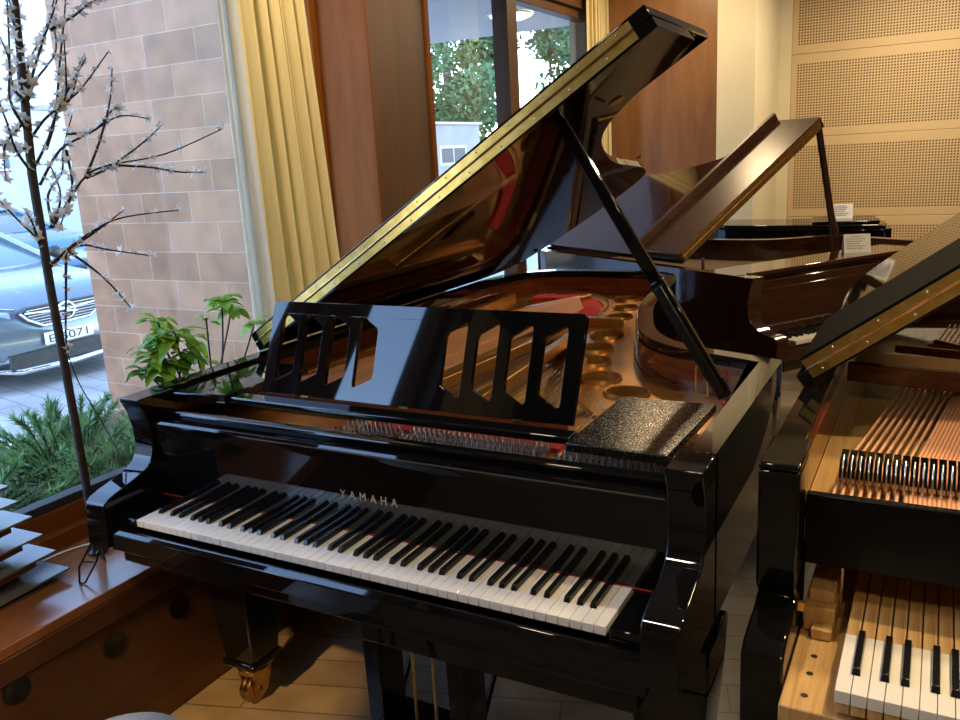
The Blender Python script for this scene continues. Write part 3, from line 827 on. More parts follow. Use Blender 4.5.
# curtains
M['curtain'] = fabricmat('cream curtain', (.80, .70, .42), (.86, .77, .49), .40)
M['lining'] = fabricmat('white curtain lining', (.80, .80, .74), (.86, .86, .80), .5)
def curtain(name, x, y0, y1, z0, z1, folds, amp, label, lin=.0, seed=1, flare=0.):
    rnd = random.Random(seed)
    nu, nv = 160, 12; vs = []; fs = []; mi = []
    ph = [rnd.uniform(0, 6.28) for _ in range(4)]
    for j in range(nv+1):
        t = j/nv; z = z0+(z1-z0)*t
        for i in range(nu+1):
            u = i/nu
            wob = .18*math.sin(2*math.pi*u*2.3+ph[0])+.1*math.sin(2*math.pi*u*5.1+ph[1])
            y = y0+(y1-y0+flare*(1-t))*u+.012*math.sin(4*math.pi*u*folds+ph[2])
            a = amp*(.55+.45*(1-t)+.3*math.sin(7*u+ph[3]))
            dx = a*math.sin(2*math.pi*folds*(u+wob*.12)+ph[2]+.5*(1-t)*math.sin(5*u))
            vs.append((x+dx, y, z))
    m = MB()
    for j in range(nv):
        for i in range(nu):
            m.m = 1 if i/nu < lin else 0
            m.f.append([j*(nu+1)+i, j*(nu+1)+i+1, (j+1)*(nu+1)+i+1, (j+1)*(nu+1)+i]); m.mi.append(m.m)
    m.v = vs
    o = m.build(name, ['curtain', 'lining'], smooth=180)
    sd = o.modifiers.new('thickness', 'SOLIDIFY'); sd.thickness = .003
    return tag(o, label, 'curtain', 'cream curtains at the windows')
curtain('curtain', -.43, .785, 1.205, .478, 2.49, 6.5, .030, 'cream floor-length curtain gathered beside the orange-lit wood pillar', .16, 3, .15)
curtain('curtain', -.50, 4.34, 4.70, .05, 2.72, 6, .030, 'narrow cream curtain at the far window, partly behind the raised piano lid', 0, 5)
curtain('curtain', -.45, -2.35, -1.62, .478, 2.49, 8, .035, 'cream curtain past the left picture edge, seen only as a reflection in the lacquer', 0, 8)

# ================================================================== THINGS ON THE BENCH
M['bark'] = noisy('dark brown bark', (.012, .008, .007), (.03, .02, .016), 40, .75, .5, dist=.004)
M['petal'] = leafmat('white blossom', (.80, .78, .74), (.94, .92, .89), .6)
M['catkin'] = noisy('pale bud', (.35, .30, .24), (.55, .50, .42), 50, .7)
T = empty('blossom_tree', (-.44, .03, .475), 0, 'tall artificial tree with black twigs and small white blossoms by the window', 'decorative tree')
br = MB()
zoff = .475
br.tube([(0, 0, .03), (.002, .0, .4), (-.002, .0, .8), (.0, .004, 1.1), (.0, .03, 1.4), (.0, .06, 1.75), (.0, .07, 2.0)], [.012, .012, .012, .012, .010, .007, .004], 8)
blo = []
def cam_pt(px, py, X):
    d = Rz @ Rx @ Rr @ Vector(((px-480)/F, -(py-360)/F, -1.))
    t = (X-CAMP[0])/d.x
    return Vector(CAMP)+d*t
TO = Vector((-.44, .03, .475))
def twig(pts, r0=.0042, r1=.0016, xs=None, nb=5, spread=.0):
    """branch through picked points; xs is the depth X of each"""
    P3 = [cam_pt(px, py, X)-TO for (px, py), X in zip(pts, xs)]
    s = spline([tuple(p) for p in P3], 4)
    k = len(s); br.tube(s, [r0+(r1-r0)*i/(k-1) for i in range(k)], 6)
    rnd = random
    for i in range(nb):
        f = (i+1)/nb
        idx = min(int(f*(k-1)), k-1)
        p = Vector(s[idx]); blo.append((p, rnd.uniform(.8, 1.15)))
X0 = -.44
TW = [
 ([(47,268),(72,246),(98,228),(125,217),(179,210)], (0,.03,.06,.09,.13)),
 ([(72,247),(95,232),(124,210)], (.03,.05,.06)),
 ([(47,270),(78,246),(110,250),(152,256)], (0,.02,.03,.05)),
 ([(68,251),(92,268),(112,286),(131,308)], (.02,.03,.04,.05)),
 ([(66,252),(66,290),(66,340),(70,352)], (.02,.02,.02,.02)),
 ([(52,228),(66,205),(86,176),(110,165),(165,154),(222,129)], (0,.02,.05,.07,.10,.15)),
 ([(86,178),(108,168),(140,145),(161,126)], (.05,.06,.08,.10)),
 ([(110,165),(148,167),(180,172),(207,172)], (.07,.09,.10,.12)),
 ([(40,185),(60,150),(90,133),(120,116),(150,119)], (0,.01,.03,.04,.06)),
 ([(66,134),(95,130),(112,110),(122,108)], (.0,.03,.04,.05)),
 ([(86,176),(100,140),(110,100),(112,68)], (.05,.05,.05,.05)),
 ([(52,222),(48,195),(62,172),(63,150),(72,115)], (0,-.02,-.02,-.02,-.02)),
 ([(33,170),(48,140),(58,110),(80,90),(108,52)], (0,.02,.03,.05,.06)),
 ([(60,110),(72,95),(80,62)], (.03,.03,.03)),
 ([(58,110),(70,86),(86,58)], (.03,.04,.05)),
 ([(46,150),(55,118),(60,60),(64,20),(66,-6)], (0,.02,.02,.02,.02)),
 ([(28,90),(40,50),(52,15),(60,-10)], (0,.01,.03,.03)),
 ([(50,30),(75,15),(90,3),(104,-2)], (.02,.03,.05,.06)),
 ([(24,90),(30,60),(45,30),(56,-8)], (0,-.02,-.03,-.04)),
 ([(22,60),(15,30),(8,-8)], (0,.0,.02)),
 ([(26,100),(12,85),(9,40),(7,-6)], (0,.02,.02,.02)),
 ([(26,130),(10,100),(9,60),(-4,30)], (0,.03,.03,.03)),
 ([(30,150),(5,145),(-8,146)], (0,.0,.0)),
 ([(42,250),(36,238),(16,218),(-6,195)], (0,.0,.03,.05)),
 ([(30,170),(16,150),(6,120),(-6,90)], (0,.03,.05,.05)),
 ([(29,110),(20,90),(17,50),(20,10)], (0,-.03,-.04,-.04)),
 ([(28,100),(36,80),(56,50),(50,10)], (0,-.02,-.03,-.02)),
 ([(66,150),(72,180),(70,200),(59,228)], (.03,.03,.02,.0)),
 ([(50,228),(58,212),(60,190),(50,165)], (.0,.01,.02,.02)),
 ([(38,240),(32,222),(26,212)], (0,.02,.03)),
 ([(30,140),(44,120),(64,100),(66,75),(64,40)], (0,.03,.04,.05,.05)),
 ([(27,120),(12,135),(4,150),(6,180)], (0,.02,.02,.02)),
]
for pts, dx in TW:
    twig(pts, xs=[X0+d for d in dx], nb=max(3, min(9, len(pts)*2)))
br.build('branches', 'bark', T, smooth=60)
# dense blossoms on the crown
for i in range(95):
    f = random.random(); k = random.choice([t for t in TW if t[0][0][1] < 175])
    j = random.randrange(len(k[0])-1); a, b2 = k[0][j], k[0][j+1]; g = random.random()
    px, py = a[0]+(b2[0]-a[0])*g, a[1]+(b2[1]-a[1])*g
    blo.append((cam_pt(px+random.uniform(-3, 3), py+random.uniform(-3, 3), X0+k[1][j]+random.uniform(-.01, .03))-TO, random.uniform(.8, 1.2)))
bl = MB()
for k in range(5):
    a = 2*math.pi*k/5+.2; L, W = .019, .0056
    d = Vector((math.cos(a), math.sin(a), .55)).normalized(); s = Vector((-math.sin(a), math.cos(a), 0))
    n_ = d.cross(s)
    p = [Vector((0,0,0)), d*L*.5+s*W+n_*.001, d*L, d*L*.5-s*W+n_*.001]
    q = [v-n_*.0008 for v in p]
    bl.add([tuple(v) for v in p+q], [(0,1,2,3),(7,6,5,4),(0,4,5,1),(1,5,6,2),(2,6,7,3),(3,7,4,0)])
bl.mat(1).sphere((0, 0, .001), .0022, 6, 4)
b0 = bl.build('blossom', ['petal', 'catkin'], T)
blo.sort(key=lambda q: random.random())
restb = MB()
for i, (p, s) in enumerate(blo):
    rot = (random.uniform(-1.2, 1.2), random.uniform(-1.2, 1.2), random.uniform(0, 6.28))
    if i < 100:
        o = b0 if i == 0 else dup(b0, T)
        o.location = p; o.rotation_euler = rot; o.scale = (s, s, s)
    else:
        from mathutils import Euler
        mm = Matrix.Translation(p) @ Euler(rot).to_matrix().to_4x4() @ Matrix.Scale(s, 4)
        o_ = len(restb.v); restb.v += [tuple(mm @ Vector(v)) for v in bl.v]
        restb.f += [[q+o_ for q in f] for f in bl.f]; restb.mi += bl.mi
o = restb.build('blossoms', ['petal', 'catkin'], T); o['kind'] = 'stuff'
MB().lathe([(.02, 0), (.028, 0), (.03, .008), (.02, .018), (.014, .05), (.013, .05)], 24).build('stand_foot', 'black_satin', T, smooth=40)
# thin wire easel and cables
ez = MB()
e1, e2, e3, e4 = Vector((-.318, -.122, .4755)), Vector((-.30, -.095, .56)), Vector((-.345, -.03, .4755)), Vector((-.330, -.040, .60))
ez.tube([(-.318, -.122, .476), (-.318, -.115, .52), (-.30, -.06, .60), (-.31, -.05, .62)], .0028, 6)
ez.tube([(-.318, -.122, .476), (-.30, -.118, .478), (-.283, -.085, .53), (-.28, -.05, .60)], .0028, 6)
ez.tube([(-.30, -.06, .60), (-.37, .0, .478), (-.40, .01, .477)], .0028, 6)
ez.tube([(-.318, -.10, .53), (-.286, -.09, .53)], .0022, 6)
tag(ez.build('wire_easel', 'black_satin', smooth=60), 'thin black wire easel standing on the bench beside the piano arm', 'easel')
cb = MB()
pts = [cam_pt(68, 355, -.42), cam_pt(80, 385, -.42), cam_pt(98, 415, -.40), cam_pt(112, 440, -.36), cam_pt(127, 468, -.30)]
cb.tube(spline([tuple(p) for p in pts], 5)+[(-.30, .10, .60), (-.33, .08, .478)], .0016, 6)
tag(cb.build('cable', 'rubber', smooth=60), 'thin black cable hanging from the blossom tree twig down behind the piano', 'cable')
cb = MB()
pts = [(-.55, -.30, .477), (-.54, -.15, .4775), (-.535, -.02, .478), (-.50, .06, .4775), (-.40, .13, .4765), (-.3, .2, .4765)]
cb.tube(spline(pts, 5), .003, 6)
tag(cb.build('cable', M['card'], smooth=60), 'white cable lying along the back edge of the bench', 'cable')
# stepped leaflet stand
M['steelboard'] = simple('grey satin board', (.12, .124, .128), .26, coat=.05)
M['boardwood'] = wood('rack veneer', (.10, .035, .012), (.16, .06, .02), (.22, .09, .03), (8, 1, 8), .35)
LS = empty('display_rack', (-.44, -.30, .475), 0, 'stepped rack of slanted grey topped boards on the bench at the left edge', 'display rack')
tips = [(.504, -.105, -.376), (.566, -.128, -.385), (.622, -.150, -.395), (.680, -.166, -.402), (.733, -.190, -.410), (.780, -.203, -.418), (.824, -.218, -.426)]
for i, (z, y, x) in enumerate(tips):
    zz_ = z-.475; x1 = x+.44; y1 = y+.30
    m = MB()
    dz = -.02; t = .006 if i else .006
    m.hexa([(x1-.135, y1-.34, zz_+dz-t), (x1, y1-.34, zz_-.012-t), (x1, y1, zz_-t), (x1-.135, y1-.012, zz_+.004-t),
            (x1-.135, y1-.34, zz_+dz+.010), (x1, y1-.34, zz_-.012), (x1, y1, zz_), (x1-.135, y1-.012, zz_+.004)])
    ob = m.build('board', 'steelboard', LS, bevel=.001)
    m = MB(); m.hexa([(x1-.125, y1-.33, zz_-.045), (x1-.012, y1-.33, zz_-.045), (x1-.022, y1-.05, zz_-.03), (x1-.125, y1-.05, zz_-.03),
                      (x1-.125, y1-.33, zz_-.022), (x1-.012, y1-.33, zz_-.0185), (x1-.022, y1-.05, zz_-.0075), (x1-.125, y1-.05, zz_-.007)])
    if i: m.build('board_support', 'boardwood', ob)
bs = MB().box((-.08, -.27, 0), (.05, .165, .004)); bs.build('base_board', 'steelboard', LS)
MB().box((-.085, -.27, .004), (-.07, -.20, .36)).build('back_post', 'boardwood', LS)

# potted plant
M['leafg'] = leafmat('bright green leaf', (.12, .30, .025), (.34, .56, .07), .4, .35, 30)
M['leafd'] = leafmat('deep green leaf', (.04, .15, .02), (.11, .30, .04), .35, .35, 30)
M['pot'] = noisy('terracotta pot', (.35, .13, .07), (.42, .17, .09), 12, .8)
M['soil'] = noisy('soil', (.02, .013, .008), (.05, .03, .02), 60, .95, .6)
PL = empty('potted_plant', (-.37, .42, .475), 0, 'bushy green potted houseplant on the bench between the piano and the window', 'plant')
MB().lathe([(.07, 0), (.085, .005), (.115, .19), (.125, .195), (.125, .215), (.112, .215), (.108, .19)], 28).build('pot', 'pot', PL, smooth=40)
MB().lathe([(.001, .19), (.108, .192)], 20).build('soil', 'soil', PL)
PO = Vector((-.37, .42, .475))
def leaf(m, base, dirv, L, W, droop=.3, fold=.25):
    d = Vector(dirv).normalized(); s = d.cross(Vector((0, 0, 1)))
    if s.length < .05: s = Vector((1, 0, 0))
    s.normalize(); n = s.cross(d)
    prof = [(0, .05), (.18, .62), (.4, 1), (.65, .8), (.85, .4), (1, .03)]
    vs = []
    for t, w in prof:
        c = base+d*(L*t)+Vector((0, 0, -1))*(droop*L*t*t)
        vs += [c-s*W*w+n*fold*W*w, c, c+s*W*w+n*fold*W*w]
    fs = []
    for i in range(len(prof)-1):
        fs += [(3*i, 3*i+1, 3*i+4, 3*i+3), (3*i+1, 3*i+2, 3*i+5, 3*i+4)]
    m.add([tuple(v) for v in vs], fs)
def rosette(m, c, n, L, W, rnd, up=.3):
    for i in range(n):
        a = i*2.4+rnd.uniform(-.3, .3); e = up+rnd.uniform(-.6, .5)
        leaf(m, c+Vector((rnd.uniform(-.01, .01), rnd.uniform(-.01, .01), rnd.uniform(-.015, .015))), (math.cos(a), math.sin(a), e), L*rnd.uniform(.75, 1.25), W*rnd.uniform(.95, 1.35), rnd.uniform(.3, .8))
rnd = random.Random(11)
stems = MB(); lg_, ld_ = MB(), MB()
heads = [((160, 340), -.33, 16, .085, .017), ((150, 355), -.35, 12, .085, .017), ((175, 335), -.30, 14, .09, .018), ((165, 365), -.32, 14, .085, .02), ((145, 372), -.36, 10, .08, .018), ((185, 355), -.30, 12, .085, .018), ((158, 322), -.38, 9, .075, .014),
         ((222, 300), -.33, 14, .075, .021), ((232, 306), -.36, 8, .07, .02), ((255, 322), -.36, 6, .06, .022), ((206, 318), -.33, 4, .055, .012), ((193, 340), -.34, 7, .08, .014), ((225, 375), -.30, 8, .075, .017), ((180, 380), -.34, 10, .08, .014), ((205, 360), -.36, 6, .07, .012)]
for (px, py), X, n, L, W in heads:
    c = cam_pt(px, py, X)-PO
    root = Vector((rnd.uniform(-.04, .04), rnd.uniform(-.04, .04), .19))
    mid = (c+root)/2+Vector((rnd.uniform(-.03, .03), rnd.uniform(-.03, .03), .02))
    stems.tube(spline([tuple(root), tuple(mid), tuple(c)], 5), .0028, 6)
    rosette(lg_ if rnd.random() < .6 or px > 200 else ld_, c, n, L, W, rnd)
stems.build('stems', M['bark'], PL, smooth=60)
o = lg_.build('leaves', 'leafg', PL, smooth=60, fix=False); o['kind'] = 'stuff'
o = ld_.build('dark_leaves', 'leafd', PL, smooth=60, fix=False); o['kind'] = 'stuff'

# stool top at the bottom edge
M['vinyl'] = simple('grey vinyl', (.17, .20, .22), .35)
ST = empty('stool', (.316, -.522, .0), 0, 'small grey round stool just showing at the bottom edge of the picture', 'stool')
MB().lathe([(.12, .385), (.145, .39), (.15, .405), (.145, .425), (.12, .436), (.001, .438)], 36).build('seat', 'vinyl', ST, smooth=50)
for k in range(4):
    a = math.pi/4+k*math.pi/2
    MB().tube([(.09*math.cos(a), .09*math.sin(a), .39), (.15*math.cos(a), .15*math.sin(a), 0)], .010, 8).build('leg', 'steel', ST, smooth=50)

# ================================================================== OUTSIDE
GZ = -.30
M['pave'] = bricks('concrete pavers', (.33, .33, .33), (.28, .28, .28), (.17, .17, .17), .40, .20, .008, (0, 0, R(12)), .55, .5, bump=.3, nscale=3)
M['asphalt'] = noisy('asphalt', (.22, .22, .23), (.30, .30, .31), 40, .8)
M['tile'] = bricks('brown ceramic facade tile', (.195, .095, .046), (.285, .155, .088), (.31, .235, .18), .31, .134, .0022, (R(90), 0, 0), .45, .75, bump=.25, nscale=7)
M['kerb'] = noisy('concrete kerb', (.42, .40, .36), (.52, .50, .46), 20, .8)
M['earth'] = noisy('planter earth', (.05, .04, .025), (.10, .08, .05), 30, .95, .5)
M['render'] = noisy('white render', (.40, .40, .41), (.46, .46, .47), 2, .8)
struct(MB().box((-60, -40, GZ-.2), (-.80, 60, GZ)).build('ground', 'pave'))
ap = MB().box((-40, -40, GZ), (-8.6, 60, GZ+.004)); struct(ap.build('road', 'asphalt'))
pk = MB(); pk.box((-2.02, -3.8, GZ), (-1.92, 1.30, .40)); struct(pk.build('planter_kerb', 'kerb', bevel=.01))
struct(MB().box((-1.92, -3.8, GZ), (-.80, 1.30, .34)).build('planter_bed', 'earth'))
struct(MB().box((-2.0, 1.30, GZ), (-.745, 1.48, 4.2)).build('wall_outside', 'tile'))
struct(MB().box((-4.0, 1.6, 2.92), (-.80, 7.9, 3.15)).build('canopy', 'ceil'))
M['lampglow'] = simple('frosted lamp', (.9, .9, .85), .4)
lb = M['lampglow'].node_tree.nodes['Principled BSDF']; lb.inputs['Emission Color'].default_value = (1, .97, .9, 1); lb.inputs['Emission Strength'].default_value = 2.0
cl = empty('canopy_lamp', (-2.2, 6.62, 2.92), 0, 'oval white lamp under the canopy outside the far window', 'lamp')
MB().lathe([(.001, -.06), (.15, -.055), (.21, -.03), (.22, -.012)], 24, (0, 0, 0)).build('diffuser', 'lampglow', cl, smooth=50)
MB().lathe([(.225, -.02), (.235, -.01), (.235, 0), (.1, 0)], 24).build('rim', 'steel', cl, smooth=50)

# juniper shrubs: many thin needles on arching sprays
M['jun'] = leafmat('juniper needles', (.06, .15, .05), (.20, .36, .13), .25, .6, 9)
M['jun2'] = leafmat('grey green needles', (.12, .22, .12), (.28, .40, .22), .25, .6, 9)
M['straw'] = leafmat('pale grass', (.30, .34, .16), (.50, .50, .28), .3, .6, 9)
def shrub(name, x, y, z, rx, ry, h, label, seed, mat, n=70):
    rd = random.Random(seed); m = MB(); tw = MB()
    e = empty(name, (x, y, z), 0, label, 'shrub', 'juniper shrubs in the planter')
    for i in range(n):
        a = rd.uniform(0, 6.283); rr = math.sqrt(rd.random()); hh = h*(1-.55*rr*rr)*rd.uniform(.55, 1.05)
        tip = Vector((rx*rr*math.cos(a), ry*rr*math.sin(a), hh)); root = Vector((rx*.15*math.cos(a), ry*.15*math.sin(a), 0))
        mid = (root*.4+tip*.6)+Vector((0, 0, hh*.12))
        sp = [Vector(p) for p in spline([tuple(root), tuple(mid), tuple(tip)], 7)]
        tw.tube([tuple(p) for p in sp], [.005-.004*k/(len(sp)-1) for k in range(len(sp))], 4, False)
        for k in range(3, len(sp)):
            d = (sp[k]-sp[k-1]).normalized()
            for q in range(8):
                v = Vector((rd.uniform(-1, 1), rd.uniform(-1, 1), rd.uniform(-.6, 1)))
                dd = (d*.8+v*.8).normalized(); L = rd.uniform(.03, .065); s = dd.orthogonal().normalized()*.0035
                s = Matrix.Rotation(rd.uniform(0, 3), 3, dd) @ s
                b = sp[k-1].lerp(sp[k], rd.random())
                m.add([tuple(b-s), tuple(b+s), tuple(b+dd*L)], [(0, 1, 2)])
    tw.build('twigs', 'bark', e); o = m.build('needles', mat, e, fix=False); o['kind'] = 'stuff'
    return e
shrub('juniper_shrub', -1.25, .05, .34, .42, .42, .30, 'low green juniper outside the glass, nearest the display rack', 1, 'jun', 90)
shrub('juniper_shrub', -1.40, .62, .34, .40, .40, .36, 'taller green juniper outside the glass behind the tree trunk', 2, 'jun', 80)
shrub('juniper_shrub', -1.0, .55, .34, .22, .34, .26, 'bright green low juniper against the glass beside the piano arm', 3, 'jun', 70)
shrub('juniper_shrub', -1.15, 1.02, .34, .36, .26, .34, 'grey green juniper at the foot of the tiled wall', 4, 'jun2', 60)
gr = MB(); rd = random.Random(9)
for i in range(130):
    a = rd.uniform(0, 6.283); b = Vector((rd.uniform(-.05, .05), rd.uniform(-.05, .05), 0)); L = rd.uniform(.28, .50)
    d = Vector((math.cos(a)*.5, math.sin(a)*.5, 1)).normalized(); s = Vector((-math.sin(a), math.cos(a), 0))*.0022
    mid = b+d*L*.55; tip = b+d*L*.8+Vector((math.cos(a)*L*.35, math.sin(a)*L*.35, L*.02))
    gr.add([tuple(b-s), tuple(b+s), tuple(mid+s), tuple(mid-s), tuple(tip)], [(0, 1, 2, 3), (3, 2, 4)])
ge = gr.build('ornamental_grass', 'straw', fix=False); ge.location = (-1.02, .84, .34)
tag(ge, 'tuft of long pale grass blades in the planter beside the piano arm', 'grass')

# cars
M['tyre'] = simple('tyre', (.02, .02, .02), .8)
M['carglass'] = simple('car glass', (.05, .09, .11), .05, coat=.5)
M['chrome'] = simple('chrome', (.85, .86, .88), .08, 1.)
M['carblack'] = simple('black plastic', (.015, .016, .018), .45)
M['lamp_lens'] = simple('headlamp lens', (.30, .36, .42), .06, coat=.8)
M['platew'] = simple('number plate white', (.82, .82, .80), .4)
def carpaint(n, c): return simple(n, c, .22, .35, .8)
M['paint_silver'] = carpaint('silver blue paint', (.13, .165, .19)); M['paint_dark'] = carpaint('dark grey paint', (.05, .07, .10)); M['paint_blue'] = carpaint('blue paint', (.05, .13, .24))
def car(name, loc, rz, paint, label, hgt=1.55, L=4.5, Wd=1.84, detail=True, roofbox=False):
    """local: front faces +x at x=0, y across, z up"""
    e = empty(name, loc, rz, label, 'car', 'parked cars outside the window')
    hw = Wd/2; b = MB(); k = hgt/1.55
    # side profile stations: x, half-width at belt, list z
    secs = [(0.0, .78, .30, .62, .70), (-.12, .86, .24, .72, .86), (-.35, .91, .22, .80, .97), (-1.05, .92, .22, .86, 1.06), (-1.25, .92, .22, .88, 1.09), (-3.6, .92, .22, .90, 1.10), (-4.2, .90, .25, .90, 1.08), (-4.45, .80, .32, .80, .95)]
    vs = []; n = 10
    for x, w, zb_, zm, zt in secs:
        w *= hw/.92; zt *= k
        ring = [(-w*.86, zb_), (-w, zb_+.12), (-w, zm), (-w*.93, zt-.03), (-w*.72, zt), (w*.72, zt), (w*.93, zt-.03), (w, zm), (w, zb_+.12), (w*.86, zb_)]
        vs += [(x, y, z) for y, z in ring]
    fs = [(i*n+q, i*n+(q+1)%n, (i+1)*n+(q+1)%n, (i+1)*n+q) for i in range(len(secs)-1) for q in range(n)]
    fs += [tuple(range(n)), tuple((len(secs)-1)*n+q for q in range(n-1, -1, -1))]
    b.add(vs, fs); b.build('body', paint, e, smooth=50, bevel=.02)
    zt = 1.09*k; zr = hgt
    g = MB(); w0, w1 = hw*.90, hw*.68
    g.hexa([(-4.15, -w0, zt-.02), (-1.15, -w0, zt-.02), (-1.15, w0, zt-.02), (-4.15, w0, zt-.02), (-3.7, -w1, zr-.05), (-2.05, -w1, zr-.05), (-2.05, w1, zr-.05), (-3.7, w1, zr-.05)])
    g.build('windows', 'carglass', e, bevel=.03)
    rf = MB(); rf.hexa([(-3.78, -w1-.02, zr-.06), (-1.98, -w1-.02, zr-.06), (-1.98, w1+.02, zr-.06), (-3.78, w1+.02, zr-.06), (-3.6, -w1+.06, zr), (-2.2, -w1+.06, zr), (-2.2, w1-.06, zr), (-3.6, w1-.06, zr)])
    rf.build('roof', paint, e, bevel=.02)
    for s in (-1, 1):
        pl_ = MB(); pl_.tube([(-1.13, s*w0, zt-.02), (-2.02, s*(w1+.01), zr-.04)], .04, 6); pl_.tube([(-2.9, s*w0, zt-.02), (-2.9, s*(w1+.01), zr-.05)], .04, 6); pl_.tube([(-4.15, s*w0, zt-.02), (-3.72, s*(w1+.01), zr-.05)], .05, 6)
        pl_.build('window_pillar', paint, e, smooth=50)
        mm = MB(); mm.sphere((-1.35, s*(hw+.10), zt+.05), .10, 10, 7, (.6, 1.1, .8)); mm.tube([(-1.35, s*(hw-.05), zt-.01), (-1.35, s*(hw+.06), zt+.03)], .025, 6); mm.build('mirror', 'carblack', e, smooth=60)
        for x in (-.80, -3.55):
            wh = MB().lathe([(.20, -.10), (.31, -.10), (.33, -.06), (.33, .06), (.31, .10), (.20, .10)], 26, (x, s*(hw-.10), .33), 'y'); wo = wh.build('wheel', 'tyre', e, smooth=40)
            MB().lathe([(.02, -.02), (.19, -.03), (.20, .03), (.02, .02)], 20, (x, s*(hw-.02), .33), 'y').build('hubcap', 'chrome', wo, smooth=40)
    if detail:
        for s in (-1, 1):
            h_ = MB(); h_.hexa([(.0, s*.52, .62), (-.10, s*.84, .66), (-.3, s*.93, .68), (-.2, s*.52, .64), (-.01, s*.52, .72), (-.13, s*.82, .79), (-.34, s*.92, .82), (-.22, s*.52, .76)]); ho = h_.build('headlamp', 'lamp_lens', e, bevel=.015)
            f_ = MB(); f_.tube([(.02, s*.50, .745), (-.10, s*.80, .80)], .010, 6); f_.build('lamp_strip', 'chrome', ho, smooth=50)
            fg = MB(); fg.hexa([(.03, s*.55, .28), (-.05, s*.80, .30), (-.2, s*.80, .30), (-.1, s*.55, .28), (.02, s*.55, .33), (-.06, s*.80, .40), (-.2, s*.80, .40), (-.1, s*.55, .33)]); fg.build('fog_lamp', 'lamp_lens', e, bevel=.01)
        gp = [(-.46, .70), (-.40, .64), (-.25, .56), (.25, .56), (.40, .64), (.46, .70), (.38, .745), (-.38, .745)]
        go = MB().prism(gp, lambda u, v: (-.03, u, v), lambda u, v: (.035, u, v)).build('grille', 'carblack', e, bevel=.004)
        sl = MB()
        for i in range(6):
            z = .585+.026*i; w = .30+.03*i if i < 5 else .40
            sl.box((.034, -w, z), (.042, w, z+.008))
        sl.build('grille_slats', 'chrome', go)
        tr_ = MB(); tr_.tube([(.036, u, v) for u, v in gp[:6]], .012, 6); tr_.tube([(.040, -.42, .70), (.045, -.10, .675), (.045, .10, .675), (.04, .42, .70)], .009, 6); tr_.build('grille_trim', 'chrome', go, smooth=50)
        em = MB()
        ring = [(.052, .085*math.cos(t), .665+.075*math.sin(t)) for t in [2*math.pi*q/24 for q in range(25)]]
        em.tube(ring, .009, 6); em.tube([(.052, -.11, .69), (.054, .01, .672), (.054, -.01, .658), (.052, .11, .64)], .009, 6)
        em.build('badge', 'chrome', go, smooth=50)
        np_ = MB().box((.03, -.26, .375), (.045, .26, .49)).build('number_plate', 'platew', e, bevel=.003)
        mtx = Matrix.Translation((.0465, -.235, .392)) @ Matrix(((0, 0, 1, 0), (1, 0, 0, 0), (0, 1, 0, 0), (0, 0, 0, 1)))
        text_mesh('E 6071', .105, 'plate_lettering', 'carblack', np_, mtx, 1.0, .0005, font_w=.43)
        bm_ = MB(); bm_.box((-.02, -.62, .20), (.03, .62, .35)); bm_.build('lower_grille', 'carblack', e, bevel=.01)
        sp_ = MB(); sp_.tube([(-.12, -.80, .24), (.03, -.55, .19), (.05, 0, .175), (.03, .55, .19), (-.12, .80, .24)], [.015, .03, .03, .03, .015], 8); sp_.build('bumper_trim', 'chrome', e, smooth=50)
    if roofbox:
        rb = MB(); rb.hexa([(-3.6, -.35, zr+.10), (-1.7, -.35, zr+.10), (-1.7, .35, zr+.10), (-3.6, .35, zr+.10), (-3.5, -.28, zr+.42), (-2.0, -.28, zr+.42), (-2.0, .28, zr+.42), (-3.5, .28, zr+.42)])
        rbo = rb.build('roof_box', paint, e, bevel=.06)
        for x in (-3.2, -2.1): MB().box((x-.02, -.6, zr-.02), (x+.02, .6, zr+.10)).build('roof_bar', 'chrome', e)
    return e
car('car', (-5.55, 3.55, GZ), R(2), 'paint_silver', 'silver grey car parked facing the window, its chrome grille showing', 1.46)
car('car', (-10.7, 5.6, GZ), R(6), 'paint_dark', 'dark car with a roof box parked behind the silver car', 1.50, roofbox=True, detail=False)
car('car', (-12.2, 8.3, GZ), R(4), 'paint_blue', 'blue car half hidden by the tree trunk, farthest along the street', 1.40, detail=False)

# buildings
bd = empty('building', (-18, 6, GZ), 0, 'long white rendered building across the street behind the cars', 'building')
MB().box((-4, -26, 0), (0, 9, 7.5)).build('wall', 'render', bd)
MB().box((-.02, -26, 3.55), (.06, 9, 3.66)).build('ledge', 'asphalt', bd)
MB().box((-.01, -26, 0), (.03, 9, .5)).build('plinth', 'asphalt', bd)
for i in range(5):
    w_ = MB().box((-.02, -24+i*5.2, 1.2), (.03, -22.4+i*5.2, 2.9)).build('window', 'carglass', bd)
M['signblue'] = simple('blue enamel', (.01, .14, .42), .3); M['signred'] = simple('red enamel', (.6, .02, .03), .3); M['signwhite'] = simple('white enamel', (.85, .85, .85), .3)
sp = cam_pt(1.0, 165, -17.9)
sg = empty('house_number_sign', tuple(sp), 0, 'small blue house number sign with a red edge on the white building', 'sign')
MB().box((-.03, -.40, -.09), (0, .22, .22)).build('plate', 'signblue', sg)
MB().box((-.03, -.40, -.13), (0, .22, -.09)).build('white_band', 'signwhite', sg)
MB().box((-.03, -.40, -.17), (0, .22, -.13)).build('red_band', 'signred', sg)
mtx = Matrix.Translation((.004, -.28, -.06)) @ Matrix(((0, 0, 1, 0), (1, 0, 0, 0), (0, 1, 0, 0), (0, 0, 0, 1)))
text_mesh('26', .34, 'number', 'signwhite', sg, mtx, 1.0, .001, font_w=.42)
bA, bB, bC = cam_pt(433, 124, -9.0), cam_pt(479, 126, -9.0), cam_pt(455, 180, -9.0)
b2 = empty('building', (-9.0, bA.y, GZ), 0, 'low white building with a window seen under the trees through the far window', 'building')
